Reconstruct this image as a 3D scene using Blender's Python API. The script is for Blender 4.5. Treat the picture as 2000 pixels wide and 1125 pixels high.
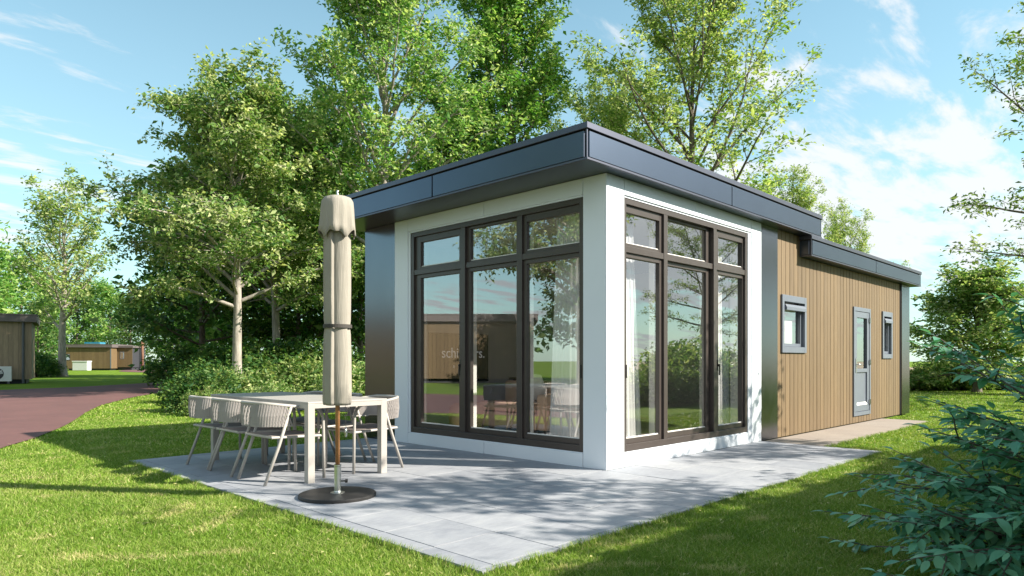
import bpy, math, random
import numpy as np
from mathutils import Vector, Matrix

for o in list(bpy.data.objects):
    bpy.data.objects.remove(o)
S = bpy.context.scene
COL = S.collection
R = math.radians

# ------------------------------------------------------------------ camera
cam_d = bpy.data.cameras.new('camera')
cam = bpy.data.objects.new('camera', cam_d)
COL.objects.link(cam)
CAM = Vector((-5.825, -4.314, 1.15))
YAW = R(44.36)                                     # viewing direction, from +X
cam.location = CAM
cam.rotation_euler = (R(90), 0, YAW - R(90))
cam_d.sensor_width = 36
cam_d.lens = 36 * 1340 / 2000
cam_d.shift_y = (704.4 - 562.5) / 2000
cam_d.clip_start = 0.05
cam_d.clip_end = 3000
S.camera = cam

# ------------------------------------------------------------------ sky, sun, exposure
SUN_EL = R(33.5)
SX, SY = 0.553, -0.833                             # horizontal direction towards the sun
sunv = Vector((SX * math.cos(SUN_EL), SY * math.cos(SUN_EL), math.sin(SUN_EL)))
sd = bpy.data.lights.new('sun', 'SUN')
sd.energy = 5.0
sd.angle = R(0.55)
sd.color = (1.0, 0.92, 0.79)
sun = bpy.data.objects.new('sun', sd)
COL.objects.link(sun)
sun.rotation_euler = (-sunv).to_track_quat('-Z', 'Y').to_euler()
sun.location = (20, -30, 30)

W = bpy.data.worlds.new('World')
S.world = W
W.use_nodes = True
nt = W.node_tree
N, L = nt.nodes, nt.links
N.clear()
out = N.new('ShaderNodeOutputWorld')
bg = N.new('ShaderNodeBackground')
bg.inputs['Strength'].default_value = 0.086
sky = N.new('ShaderNodeTexSky')
sky.sky_type = 'NISHITA'
sky.sun_disc = False
sky.sun_elevation = SUN_EL
sky.sun_rotation = math.atan2(SX, SY)
sky.air_density = 1.0
sky.dust_density = 0.25
sky.ozone_density = 1.3
tc = N.new('ShaderNodeTexCoord')
sep = N.new('ShaderNodeSeparateXYZ')
L.new(tc.outputs['Generated'], sep.inputs[0])


def wmath(op, a, b=None, clamp=False):
    n = N.new('ShaderNodeMath')
    n.operation = op
    n.use_clamp = clamp
    for i, v in enumerate((a, b)):
        if v is None:
            continue
        if isinstance(v, (int, float)):
            n.inputs[i].default_value = v
        else:
            L.new(v, n.inputs[i])
    return n.outputs[0]


zz = wmath('ADD', wmath('MAXIMUM', sep.outputs['Z'], 0.0), 0.10)
comb = N.new('ShaderNodeCombineXYZ')
L.new(wmath('DIVIDE', sep.outputs['X'], zz), comb.inputs[0])
L.new(wmath('DIVIDE', sep.outputs['Y'], zz), comb.inputs[1])


def cloud_noise(scale, detail, rough, loc, rot=0, stretch=1.0, dist=0.0):
    mp = N.new('ShaderNodeMapping')
    mp.inputs['Location'].default_value = loc
    mp.inputs['Rotation'].default_value = (0, 0, rot)
    mp.inputs['Scale'].default_value = (1, stretch, 1)
    L.new(comb.outputs[0], mp.inputs[0])
    n = N.new('ShaderNodeTexNoise')
    n.inputs['Scale'].default_value = scale
    n.inputs['Detail'].default_value = detail
    n.inputs['Roughness'].default_value = rough
    n.inputs['Distortion'].default_value = dist
    L.new(mp.outputs[0], n.inputs['Vector'])
    return n.outputs['Fac']


c1 = cloud_noise(2.3, 8, 0.6, (3.1, 0.6, 0.0), R(20), 2.6, 0.25)
c2 = cloud_noise(0.30, 1, 0.5, (7.3, 1.1, 1.0))
cm = wmath('ADD', c1, wmath('MULTIPLY', wmath('SUBTRACT', c2, 0.5), 1.1))
mr = N.new('ShaderNodeMapRange')
mr.interpolation_type = 'SMOOTHSTEP'
mr.inputs['From Min'].default_value = 0.465
mr.inputs['From Max'].default_value = 0.66
mr.inputs['To Max'].default_value = 0.9
L.new(cm, mr.inputs['Value'])
hz = N.new('ShaderNodeMapRange')                   # whitish air near the horizon
hz.inputs['From Min'].default_value = 0.0
hz.inputs['From Max'].default_value = 0.66
hz.inputs['To Min'].default_value = 0.62
hz.inputs['To Max'].default_value = 0.0
L.new(sep.outputs['Z'], hz.inputs['Value'])
tint = N.new('ShaderNodeMix')
tint.data_type = 'RGBA'
tint.blend_type = 'MULTIPLY'
tint.inputs[0].default_value = 1.0
tint.inputs[7].default_value = (0.97, 1.28, 1.08, 1)
L.new(sky.outputs[0], tint.inputs[6])
m1 = N.new('ShaderNodeMix')
m1.data_type = 'RGBA'
L.new(hz.outputs[0], m1.inputs[0])
L.new(tint.outputs[2], m1.inputs[6])
m1.inputs[7].default_value = (3.3, 4.5, 5.1, 1)
m2 = N.new('ShaderNodeMix')
m2.data_type = 'RGBA'
L.new(mr.outputs[0], m2.inputs[0])
L.new(m1.outputs[2], m2.inputs[6])
m2.inputs[7].default_value = (5.0, 5.1, 5.2, 1)
L.new(m2.outputs[2], bg.inputs['Color'])
L.new(bg.outputs[0], out.inputs['Surface'])

S.render.engine = 'CYCLES'
S.view_settings.view_transform = 'Standard'
S.view_settings.look = 'None'
S.view_settings.exposure = 1.22
S.view_settings.gamma = 1.0
S.view_settings.use_curve_mapping = False
cy = S.cycles
cy.use_denoising = True
cy.max_bounces = 8
cy.diffuse_bounces = 3
cy.glossy_bounces = 4
cy.transmission_bounces = 4
cy.transparent_max_bounces = 12
cy.sample_clamp_indirect = 6
cy.caustics_reflective = False
cy.caustics_refractive = False

# ------------------------------------------------------------------ helpers


def link(o, parent=None):
    COL.objects.link(o)
    if parent is not None:
        o.parent = parent
    return o


def tag(o, label, cat=None, group=None, kind=None):
    if label:
        o['label'] = label
    if cat:
        o['category'] = cat
    if group:
        o['group'] = group
    if kind:
        o['kind'] = kind
    return o


def thing(name, label, cat, loc=(0, 0, 0), rz=0, group=None):
    o = bpy.data.objects.new(name, None)
    o.empty_display_size = 0.2
    link(o)
    o.location = loc
    o.rotation_euler = (0, 0, rz)
    return tag(o, label, cat, group)


def copy_tree(o, parent=None):
    c = o.copy()
    link(c, parent)
    for ch in list(o.children):
        copy_tree(ch, c)
    return c


def np_mesh(name, v, f, smooth=False):
    """v (n,3) float, f (m,k) int"""
    me = bpy.data.meshes.new(name)
    v = np.ascontiguousarray(v, dtype=np.float32)
    f = np.ascontiguousarray(f, dtype=np.int32)
    m, k = f.shape
    me.vertices.add(len(v))
    me.vertices.foreach_set('co', v.ravel())
    me.loops.add(m * k)
    me.loops.foreach_set('vertex_index', f.ravel())
    me.polygons.add(m)
    me.polygons.foreach_set('loop_start', np.arange(m, dtype=np.int32) * k)
    me.polygons.foreach_set('loop_total', np.full(m, k, dtype=np.int32))
    if smooth:
        me.polygons.foreach_set('use_smooth', np.ones(m, dtype=bool))
    me.update(calc_edges=True)
    return me


class MB:
    def __init__(s):
        s.v, s.f = [], []

    def box(s, x0, x1, y0, y1, z0, z1):
        b = len(s.v)
        s.v += [(x0, y0, z0), (x1, y0, z0), (x1, y1, z0), (x0, y1, z0), (x0, y0, z1), (x1, y0, z1), (x1, y1, z1), (x0, y1, z1)]
        s.f += [tuple(b + i for i in q) for q in ((0, 3, 2, 1), (4, 5, 6, 7), (0, 1, 5, 4), (1, 2, 6, 5), (2, 3, 7, 6), (3, 0, 4, 7))]
        return s

    def slab(s, pts, z0, z1):
        """prism over a counter-clockwise outline"""
        b, n = len(s.v), len(pts)
        s.v += [(p[0], p[1], z0) for p in pts] + [(p[0], p[1], z1) for p in pts]
        s.f.append(tuple(b + n + i for i in range(n)))
        s.f.append(tuple(b + n - 1 - i for i in range(n)))
        for i in range(n):
            j = (i + 1) % n
            s.f.append((b + i, b + j, b + n + j, b + n + i))
        return s

    def tube(s, pts, rad, n=8, cap=True):
        pts = [Vector(p) for p in pts]
        if isinstance(rad, (int, float)):
            rad = [rad] * len(pts)
        b = len(s.v)
        ref = None
        for i, p in enumerate(pts):
            d = pts[min(i + 1, len(pts) - 1)] - pts[max(i - 1, 0)]
            d.normalize()
            if ref is None:
                ref = Vector((0, 0, 1)) if abs(d.z) < 0.9 else Vector((1, 0, 0))
            u = d.cross(ref)
            if u.length < 1e-5:
                u = d.orthogonal()
            u.normalize()
            w = d.cross(u)
            ref = -w if False else u.cross(d)
            for k in range(n):
                a = 2 * math.pi * k / n
                q = p + (u * math.cos(a) + w * math.sin(a)) * rad[i]
                s.v.append(tuple(q))
        for i in range(len(pts) - 1):
            for k in range(n):
                k2 = (k + 1) % n
                s.f.append((b + i * n + k, b + i * n + k2, b + (i + 1) * n + k2, b + (i + 1) * n + k))
        if cap:
            s.f.append(tuple(b + n - 1 - k for k in range(n)))
            e = b + (len(pts) - 1) * n
            s.f.append(tuple(e + k for k in range(n)))
        return s

    def lathe(s, prof, n=24, c=(0, 0)):
        b = len(s.v)
        for r, z in prof:
            for k in range(n):
                a = 2 * math.pi * k / n
                s.v.append((c[0] + r * math.cos(a), c[1] + r * math.sin(a), z))
        for i in range(len(prof) - 1):
            for k in range(n):
                k2 = (k + 1) % n
                s.f.append((b + i * n + k, b + i * n + k2, b + (i + 1) * n + k2, b + (i + 1) * n + k))
        s.f.append(tuple(b + n - 1 - k for k in range(n)))
        e = b + (len(prof) - 1) * n
        s.f.append(tuple(e + k for k in range(n)))
        return s

    def mesh(s, name, mat=None, smooth=False):
        me = bpy.data.meshes.new(name)
        me.from_pydata(s.v, [], s.f)
        if smooth:
            me.polygons.foreach_set('use_smooth', [True] * len(me.polygons))
        me.update()
        if mat:
            me.materials.append(mat)
        return me

    def build(s, name, mat, parent=None, smooth=False, bevel=0.0, auto=False):
        o = bpy.data.objects.new(name, s.mesh(name, mat, smooth))
        link(o, parent)
        if bevel:
            m = o.modifiers.new('bevel', 'BEVEL')
            m.width = bevel
            m.segments = 2
            m.limit_method = 'ANGLE'
        return o


def box(name, mat, parent, *d, bevel=0.0):
    return MB().box(*d).build(name, mat, parent, bevel=bevel)


# ------------------------------------------------------------------ materials


class NT:
    def __init__(s, name):
        s.m = bpy.data.materials.new(name)
        s.m.use_nodes = True
        s.t = s.m.node_tree
        s.b = s.t.nodes['Principled BSDF']
        s.o = s.t.nodes['Material Output']

    def n(s, typ, **kw):
        n = s.t.nodes.new(typ)
        for k, v in kw.items():
            setattr(n, k, v)
        return n

    def l(s, a, b):
        s.t.links.new(a, b)

    def coord(s, kind='Object', scale=(1, 1, 1), loc=(0, 0, 0), rot=(0, 0, 0)):
        if kind == 'World':
            g = s.n('ShaderNodeNewGeometry').outputs['Position']
        else:
            g = s.n('ShaderNodeTexCoord').outputs[kind]
        mp = s.n('ShaderNodeMapping')
        mp.inputs['Scale'].default_value = scale
        mp.inputs['Location'].default_value = loc
        mp.inputs['Rotation'].default_value = rot
        s.l(g, mp.inputs[0])
        return mp.outputs[0]

    def noise(s, vec, scale, detail=4, rough=0.55, dist=0.0):
        n = s.n('ShaderNodeTexNoise')
        n.inputs['Scale'].default_value = scale
        n.inputs['Detail'].default_value = detail
        n.inputs['Roughness'].default_value = rough
        n.inputs['Distortion'].default_value = dist
        if vec is not None:
            s.l(vec, n.inputs['Vector'])
        return n.outputs['Fac']

    def ramp(s, fac, stops):
        r = s.n('ShaderNodeValToRGB')
        e = r.color_ramp.elements
        while len(e) < len(stops):
            e.new(0.5)
        for el, (p, c) in zip(e, stops):
            el.position = p
            el.color = tuple(c) + (1,) if len(c) == 3 else c
        s.l(fac, r.inputs[0])
        return r.outputs[0]

    def mix(s, fac, a, b, blend='MIX'):
        m = s.n('ShaderNodeMix', data_type='RGBA', blend_type=blend)
        for i, v in ((0, fac), (6, a), (7, b)):
            if isinstance(v, (int, float)):
                m.inputs[i].default_value = v
            elif isinstance(v, tuple):
                m.inputs[i].default_value = v + (1,) if len(v) == 3 else v
            else:
                s.l(v, m.inputs[i])
        return m.outputs[2]

    def bump(s, h, strength=0.3, dist=0.01):
        b = s.n('ShaderNodeBump')
        b.inputs['Strength'].default_value = strength
        b.inputs['Distance'].default_value = dist
        s.l(h, b.inputs['Height'])
        s.l(b.outputs[0], s.b.inputs['Normal'])

    def set(s, col=None, rough=None, metal=None, spec=None):
        for k, v in (('Base Color', col), ('Roughness', rough), ('Metallic', metal), ('Specular IOR Level', spec)):
            if v is None:
                continue
            if isinstance(v, (int, float)):
                s.b.inputs[k].default_value = v
            elif isinstance(v, tuple):
                s.b.inputs[k].default_value = v + (1,)
            else:
                s.l(v, s.b.inputs[k])
        return s


MAT = {}


def mat_plain(name, col, rough=0.5, metal=0.0, var=0.08, scale=6.0, bump=0.0, bscale=60, spec=None):
    t = NT(name)
    v = t.coord('World')
    nz = t.noise(v, scale, 3)
    c2 = tuple(max(0, c * (1 - var)) for c in col)
    c1 = tuple(min(1, c * (1 + var)) for c in col)
    t.set(t.ramp(nz, [(0.3, c2), (0.7, c1)]), rough, metal, spec)
    if bump:
        t.bump(t.noise(v, bscale, 3), bump, 0.004)
    MAT[name] = t.m
    return t.m


mat_plain('white_panel', (0.70, 0.75, 0.81), 0.38, var=0.02, scale=1.5)
mat_plain('panel_gap', (0.03, 0.032, 0.04), 0.7)
mat_plain('frame_brown', (0.058, 0.047, 0.043), 0.34, var=0.06)
mat_plain('frame_grey', (0.135, 0.155, 0.195), 0.38, var=0.04)
mat_plain('roof_membrane', (0.05, 0.05, 0.055), 0.8)
mat_plain('cap_metal', (0.11, 0.115, 0.15), 0.38, metal=0.8, var=0.03)
mat_plain('interior_wall', (0.60, 0.56, 0.56), 0.8, var=0.03)
mat_plain('interior_white', (0.78, 0.77, 0.75), 0.7, var=0.02)
mat_plain('interior_floor', (0.34, 0.27, 0.21), 0.5, var=0.2)
mat_plain('beige_leather', (0.60, 0.43, 0.31), 0.55, var=0.05)
mat_plain('black_wood', (0.02, 0.02, 0.022), 0.5)
mat_plain('taupe_metal', (0.38, 0.36, 0.335), 0.5, var=0.03)
mat_plain('steel', (0.55, 0.57, 0.55), 0.28, metal=1.0, var=0.04)
mat_plain('black_plate', (0.018, 0.017, 0.017), 0.5, var=0.2, scale=20)
mat_plain('dark_strap', (0.05, 0.045, 0.04), 0.8)
mat_plain('ac_white', (0.62, 0.63, 0.64), 0.45, var=0.03)
mat_plain('pipe_grey', (0.09, 0.095, 0.11), 0.45)
mat_plain('far_roof', (0.12, 0.10, 0.10), 0.6, var=0.1)
mat_plain('solar_blue', (0.03, 0.20, 0.32), 0.25, var=0.1)
mat_plain('brown_post', (0.17, 0.085, 0.05), 0.8, var=0.3, scale=3)
mat_plain('cushion_white', (0.75, 0.74, 0.72), 0.9, var=0.03)


def mat_dark_sheet():
    t = NT('dark_sheet')
    v = t.coord('World')
    nz = t.noise(v, 1.2, 2)
    t.set(t.ramp(nz, [(0.3, (0.13, 0.14, 0.165)), (0.7, (0.145, 0.155, 0.18))]), 0.2, 0.97)
    MAT['dark_sheet'] = t.m


mat_dark_sheet()


def mat_fascia():
    t = NT('fascia_sheet')
    v = t.coord('World')
    nz = t.noise(v, 1.0, 2)
    t.set(t.ramp(nz, [(0.3, (0.10, 0.122, 0.17)), (0.7, (0.11, 0.135, 0.185))]), 0.33, 0.97)
    MAT['fascia_sheet'] = t.m


mat_fascia()


def mat_wood(name, base, dark, light):
    t = NT(name)
    oi = t.n('ShaderNodeObjectInfo').outputs['Random']
    g = t.n('ShaderNodeNewGeometry').outputs['Position']
    add = t.n('ShaderNodeVectorMath', operation='ADD')
    cx = t.n('ShaderNodeCombineXYZ')
    mul = t.n('ShaderNodeMath', operation='MULTIPLY')
    mul.inputs[1].default_value = 37.0
    t.l(oi, mul.inputs[0])
    t.l(mul.outputs[0], cx.inputs[2])
    t.l(g, add.inputs[0])
    t.l(cx.outputs[0], add.inputs[1])
    mp = t.n('ShaderNodeMapping')
    mp.inputs['Scale'].default_value = (26, 26, 1.1)
    t.l(add.outputs[0], mp.inputs[0])
    gr = t.noise(mp.outputs[0], 2.0, 6, 0.65, 0.6)
    mp2 = t.n('ShaderNodeMapping')
    mp2.inputs['Scale'].default_value = (4, 4, 0.7)
    t.l(add.outputs[0], mp2.inputs[0])
    big = t.noise(mp2.outputs[0], 1.0, 2)
    c = t.ramp(gr, [(0.25, dark), (0.5, base), (0.78, light)])
    tone = t.ramp(oi, [(0.0, (0.84, 0.83, 0.82)), (0.5, (0.96, 0.96, 0.96)), (1.0, (1.08, 1.08, 1.07))])
    c = t.mix(1.0, c, tone, 'MULTIPLY')
    c = t.mix(0.35, c, t.ramp(big, [(0.3, (0.8, 0.78, 0.76)), (0.7, (1.1, 1.1, 1.1))]), 'MULTIPLY')
    t.set(c, 0.62)
    t.bump(gr, 0.25, 0.002)
    MAT[name] = t.m


mat_wood('cladding', (0.158, 0.106, 0.053), (0.108, 0.070, 0.034), (0.188, 0.131, 0.070))
mat_wood('cladding_old', (0.27, 0.20, 0.13), (0.165, 0.115, 0.075), (0.35, 0.27, 0.19))
mat_wood('pole_wood', (0.36, 0.17, 0.065), (0.25, 0.11, 0.04), (0.45, 0.23, 0.10))


def mat_glass():
    t = NT('window_glass')
    tr = t.n('ShaderNodeBsdfTransparent')
    tr.inputs['Color'].default_value = (0.98, 0.99, 0.99, 1)
    gl = t.n('ShaderNodeBsdfGlossy')
    gl.inputs['Roughness'].default_value = 0.0
    gl.inputs['Color'].default_value = (0.95, 0.97, 1, 1)
    lw = t.n('ShaderNodeLayerWeight')
    lw.inputs['Blend'].default_value = 0.5
    pw = t.n('ShaderNodeMath', operation='POWER')
    pw.inputs[1].default_value = 4.0
    t.l(lw.outputs['Facing'], pw.inputs[0])
    mrn = t.n('ShaderNodeMapRange')
    mrn.inputs['To Min'].default_value = 0.31
    mrn.inputs['To Max'].default_value = 1.0
    t.l(pw.outputs[0], mrn.inputs['Value'])
    # very slight waviness of real panes
    bp = t.n('ShaderNodeBump')
    bp.inputs['Strength'].default_value = 0.02
    bp.inputs['Distance'].default_value = 0.01
    t.l(t.noise(t.coord('World'), 0.9, 1), bp.inputs['Height'])
    t.l(bp.outputs[0], gl.inputs['Normal'])
    mx = t.n('ShaderNodeMixShader')
    t.l(mrn.outputs[0], mx.inputs[0])
    t.l(tr.outputs[0], mx.inputs[1])
    t.l(gl.outputs[0], mx.inputs[2])
    t.l(mx.outputs[0], t.o.inputs['Surface'])
    MAT['glass'] = t.m


mat_glass()


def mat_curtain():
    t = NT('sheer_curtain')
    d = t.n('ShaderNodeBsdfDiffuse')
    d.inputs['Color'].default_value = (0.92, 0.92, 0.93, 1)
    tl = t.n('ShaderNodeBsdfTranslucent')
    tl.inputs['Color'].default_value = (0.82, 0.82, 0.80, 1)
    tr = t.n('ShaderNodeBsdfTransparent')
    a = t.n('ShaderNodeMixShader')
    a.inputs[0].default_value = 0.18
    t.l(d.outputs[0], a.inputs[1])
    t.l(tl.outputs[0], a.inputs[2])
    b = t.n('ShaderNodeMixShader')
    b.inputs[0].default_value = 0.05
    t.l(a.outputs[0], b.inputs[1])
    t.l(tr.outputs[0], b.inputs[2])
    t.l(b.outputs[0], t.o.inputs['Surface'])
    MAT['curtain'] = t.m


mat_curtain()


def mat_tile():
    t = NT('paving_tile')
    oi = t.n('ShaderNodeObjectInfo').outputs['Random']
    v = t.coord('World')
    n1 = t.noise(v, 3.2, 6, 0.62, 0.4)
    n2 = t.noise(t.coord('World', (1, 4, 1)), 9, 5, 0.7)
    n3 = t.noise(v, 140, 3, 0.6)
    c = t.ramp(n1, [(0.28, (0.265, 0.28, 0.315)), (0.5, (0.32, 0.337, 0.372)), (0.75, (0.375, 0.39, 0.415))])
    c = t.mix(0.7, c, t.ramp(n2, [(0.35, (0.82, 0.82, 0.83)), (0.7, (1.1, 1.09, 1.08))]), 'MULTIPLY')
    c = t.mix(0.35, c, t.ramp(n3, [(0.3, (0.8, 0.8, 0.8)), (0.7, (1.12, 1.12, 1.12))]), 'MULTIPLY')
    c = t.mix(1.0, c, t.ramp(oi, [(0, (0.84, 0.85, 0.87)), (1, (1.1, 1.09, 1.07))]), 'MULTIPLY')
    t.set(c, t.ramp(n1, [(0.3, (0.55, 0.55, 0.55)), (0.7, (0.72, 0.72, 0.72))]), spec=0.35)
    t.bump(n2, 0.12, 0.004)
    MAT['tile'] = t.m


mat_tile()
mat_plain('joint_sand', (0.07, 0.07, 0.072), 0.95, var=0.2, scale=30)


def mat_path():
    t = NT('path_concrete')
    v = t.coord('World')
    n1 = t.noise(v, 2.0, 4)
    n2 = t.noise(v, 55, 4, 0.7)
    c = t.ramp(n1, [(0.3, (0.28, 0.24, 0.21)), (0.7, (0.335, 0.29, 0.25))])
    c = t.mix(0.6, c, t.ramp(n2, [(0.3, (0.72, 0.72, 0.72)), (0.7, (1.12, 1.12, 1.12))]), 'MULTIPLY')
    t.set(c, 0.9)
    t.bump(n2, 0.4, 0.01)
    MAT['path'] = t.m


mat_path()


def mat_road():
    t = NT('road_brick')
    v = t.coord('World', rot=(0, 0, R(35)))
    br = t.n('ShaderNodeTexBrick')
    br.inputs['Scale'].default_value = 5.0
    br.inputs['Color1'].default_value = (0.155, 0.066, 0.064, 1)
    br.inputs['Color2'].default_value = (0.125, 0.054, 0.053, 1)
    br.inputs['Mortar'].default_value = (0.12, 0.075, 0.065, 1)
    br.inputs['Mortar Size'].default_value = 0.02
    t.l(v, br.inputs['Vector'])
    n1 = t.noise(t.coord('World'), 0.7, 4)
    c = t.mix(0.7, br.outputs[0], t.ramp(n1, [(0.3, (0.78, 0.78, 0.8)), (0.7, (1.15, 1.12, 1.1))]), 'MULTIPLY')
    t.set(c, 0.88)
    t.bump(br.outputs['Fac'], -0.3, 0.006)
    MAT['road'] = t.m


mat_road()


def mat_lawn():
    t = NT('lawn_soil')
    v = t.coord('World')
    n1 = t.noise(v, 0.45, 4)
    n2 = t.noise(v, 16, 6, 0.75)
    n3 = t.noise(v, 70, 4, 0.8)
    c = t.ramp(n1, [(0.3, (0.105, 0.19, 0.02)), (0.55, (0.15, 0.235, 0.025)), (0.75, (0.205, 0.25, 0.036))])
    c = t.mix(0.6, c, t.ramp(n2, [(0.3, (0.55, 0.62, 0.5)), (0.7, (1.25, 1.2, 1.1))]), 'MULTIPLY')
    c = t.mix(0.55, c, t.ramp(n3, [(0.3, (0.5, 0.6, 0.45)), (0.7, (1.35, 1.3, 1.2))]), 'MULTIPLY')
    t.set(c, 0.95, spec=0.1)
    t.bump(n3, 0.9, 0.02)
    MAT['lawn'] = t.m
    t = NT('field')
    v = t.coord('World')
    t.set(t.ramp(t.noise(v, 0.08, 4), [(0.3, (0.34, 0.27, 0.16)), (0.7, (0.40, 0.32, 0.22))]), 0.95)
    MAT['field'] = t.m


mat_lawn()


def mat_leafy(name, dark, mid, light, transl=0.4, rough=0.5, nscale=1.2, attr=True, spec=0.25, back=None):
    t = NT(name)
    at = t.n('ShaderNodeAttribute', attribute_name='rnd')
    c = t.ramp(at.outputs['Fac'], [(0.05, dark), (0.5, mid), (0.95, light)])
    nz = t.noise(t.coord('World'), nscale, 2)
    c = t.mix(0.55, c, t.ramp(nz, [(0.3, (0.75, 0.8, 0.7)), (0.7, (1.2, 1.16, 1.1))]), 'MULTIPLY')
    t.set(c, rough, spec=spec)
    tl = t.n('ShaderNodeBsdfTranslucent')
    c2 = t.mix(1.0, c, (1.15, 1.25, 0.65), 'MULTIPLY')
    t.l(c2, tl.inputs['Color'])
    mx = t.n('ShaderNodeMixShader')
    mx.inputs[0].default_value = transl
    t.l(t.b.outputs[0], mx.inputs[1])
    t.l(tl.outputs[0], mx.inputs[2])
    t.l(mx.outputs[0], t.o.inputs['Surface'])
    MAT[name] = t.m


mat_leafy('grass_blade', (0.11, 0.215, 0.024), (0.23, 0.345, 0.052), (0.50, 0.47, 0.22), 0.30, 0.5, 1.3)
mat_leafy('leaf_main', (0.09, 0.195, 0.05), (0.225, 0.34, 0.11), (0.50, 0.53, 0.28), 0.42)
mat_leafy('leaf_bright', (0.10, 0.25, 0.055), (0.24, 0.39, 0.115), (0.50, 0.57, 0.28), 0.44)
mat_leafy('leaf_dense', (0.07, 0.20, 0.04), (0.175, 0.35, 0.075), (0.40, 0.50, 0.19), 0.42)
mat_leafy('leaf_yellow', (0.155, 0.27, 0.06), (0.29, 0.385, 0.13), (0.52, 0.55, 0.29), 0.44)
mat_leafy('leaf_dark', (0.03, 0.095, 0.028), (0.06, 0.145, 0.035), (0.14, 0.21, 0.055), 0.35)
mat_leafy('leaf_shrub', (0.075, 0.16, 0.035), (0.165, 0.26, 0.07), (0.36, 0.40, 0.17), 0.4)
mat_leafy('leaf_fore', (0.07, 0.24, 0.155), (0.13, 0.37, 0.24), (0.25, 0.52, 0.32), 0.25, 0.42, spec=0.5)


def mat_bark(name, a, b):
    t = NT(name)
    v = t.coord('World', (9, 9, 1.6))
    n1 = t.noise(v, 1.4, 6, 0.7, 0.5)
    n2 = t.noise(t.coord('World'), 2.2, 3)
    c = t.ramp(n1, [(0.3, a), (0.7, b)])
    c = t.mix(0.5, c, t.ramp(n2, [(0.3, (0.7, 0.72, 0.7)), (0.7, (1.2, 1.2, 1.2))]), 'MULTIPLY')
    t.set(c, 0.9)
    t.bump(n1, 0.6, 0.02)
    MAT[name] = t.m


mat_bark('bark_grey', (0.17, 0.15, 0.13), (0.42, 0.38, 0.34))
mat_bark('bark_dark', (0.06, 0.05, 0.04), (0.18, 0.145, 0.12))


def mat_fabric(name, col, scale=420):
    t = NT(name)
    v = t.coord('World')
    w = t.noise(t.coord('World', (14, 14, 1.3)), 2.2, 4, 0.6, 0.8) if name == 'parasol_cloth' else t.noise(v, scale, 2)
    n = t.noise(v, 5, 3)
    c = t.ramp(n, [(0.3, tuple(x * 0.92 for x in col)), (0.7, tuple(min(1, x * 1.06) for x in col))])
    t.set(c, 0.9, spec=0.15)
    t.bump(w, *((0.55, 0.012) if name == 'parasol_cloth' else (0.2, 0.002)))
    MAT[name] = t.m


mat_fabric('parasol_cloth', (0.315, 0.292, 0.252))
mat_fabric('rope', (0.36, 0.335, 0.325))
mat_fabric('seat_sling', (0.22, 0.195, 0.185))

# ------------------------------------------------------------------ ground


def sheet(name, pts, z, mat):
    me = bpy.data.meshes.new(name)
    me.from_pydata([(p[0], p[1], z) for p in pts], [], [tuple(range(len(pts)))])
    me.materials.append(mat)
    o = bpy.data.objects.new(name, me)
    link(o)
    o['kind'] = 'structure'
    return o


GZ = -0.03                                          # soil under the grass
TX0, TX1, TY0, TY1 = -3.265, 3.69, -1.585, 4.37     # terrace
sheet('lawn', [(-900, -900), (900, -900), (900, 900), (-900, 900)], GZ, MAT['lawn'])
sheet('field', [(34, -260), (700, -260), (700, 34), (60, 30), (40, 6)], GZ + 0.012, MAT['field'])


def smooth_line(pts, n=10):
    """Catmull-Rom through the points"""
    P = [Vector(p) for p in pts]
    P = [P[0] * 2 - P[1]] + P + [P[-1] * 2 - P[-2]]
    res = []
    for i in range(1, len(P) - 2):
        for k in range(n):
            t = k / n
            a, b, c, d = P[i - 1:i + 3]
            res.append(0.5 * ((2 * b) + (c - a) * t + (2 * a - 5 * b + 4 * c - d) * t * t + (3 * b - a - 3 * c + d) * t ** 3))
    res.append(P[-2])
    return res


near = smooth_line([(-9, -14), (-6.6, -2), (-4.55, 5.6), (-3.408, 8.198), (-2.498, 10.409), (-1.165, 14.22), (0.033, 17.041), (2.674, 21.65), (7.5, 27.0), (14, 32), (24, 37)])
far = smooth_line([(-15.5, -14), (-13.2, -2), (-11.0, 8), (-8.5, 17), (-5.2, 24.5), (-0.565, 29.248), (2.458, 30.775), (7.4, 35.144), (13, 38.5), (24, 43)])
NEAR_EDGE = near
sheet('road', [(p.x, p.y) for p in near] + [(p.x, p.y) for p in reversed(far)], GZ + 0.016, MAT['road'])
b1 = smooth_line([(11.2, 46.5), (17.0, 62), (17.7, 78.6), (26, 100), (36, 120)])
b2 = smooth_line([(20, 42), (24, 60), (27, 78), (36, 98), (46, 116)])
sheet('side_road', [(p.x, p.y) for p in reversed(b2)] + [(p.x, p.y) for p in b1][::1] if False else
      [(p.x, p.y) for p in b2] + [(p.x, p.y) for p in reversed(b1)], GZ + 0.02, MAT['road'])

# terrace: sand bed plus single tiles
bed = MB()
bed.slab([(TX0 + .004, TY0 + .004), (TX1, TY0 + .004), (TX1, -0.03), (-0.03, -0.03), (-0.03, TY1 - .004), (TX0 + .004, TY1 - .004)], GZ - 0.05, -0.014)
terrace = bed.build('terrace', MAT['joint_sand'])
terrace['kind'] = 'structure'
PIT = 0.522
xs = [TX0] + [-3.132 + PIT * i for i in range(14) if -3.132 + PIT * i < TX1 - 0.05] + [TX1]
ys = [TY0] + [-1.531 + PIT * i for i in range(12) if -1.531 + PIT * i < TY1 - 0.05] + [TY1]
tile_mesh = {}
rt = random.Random(4)


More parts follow.
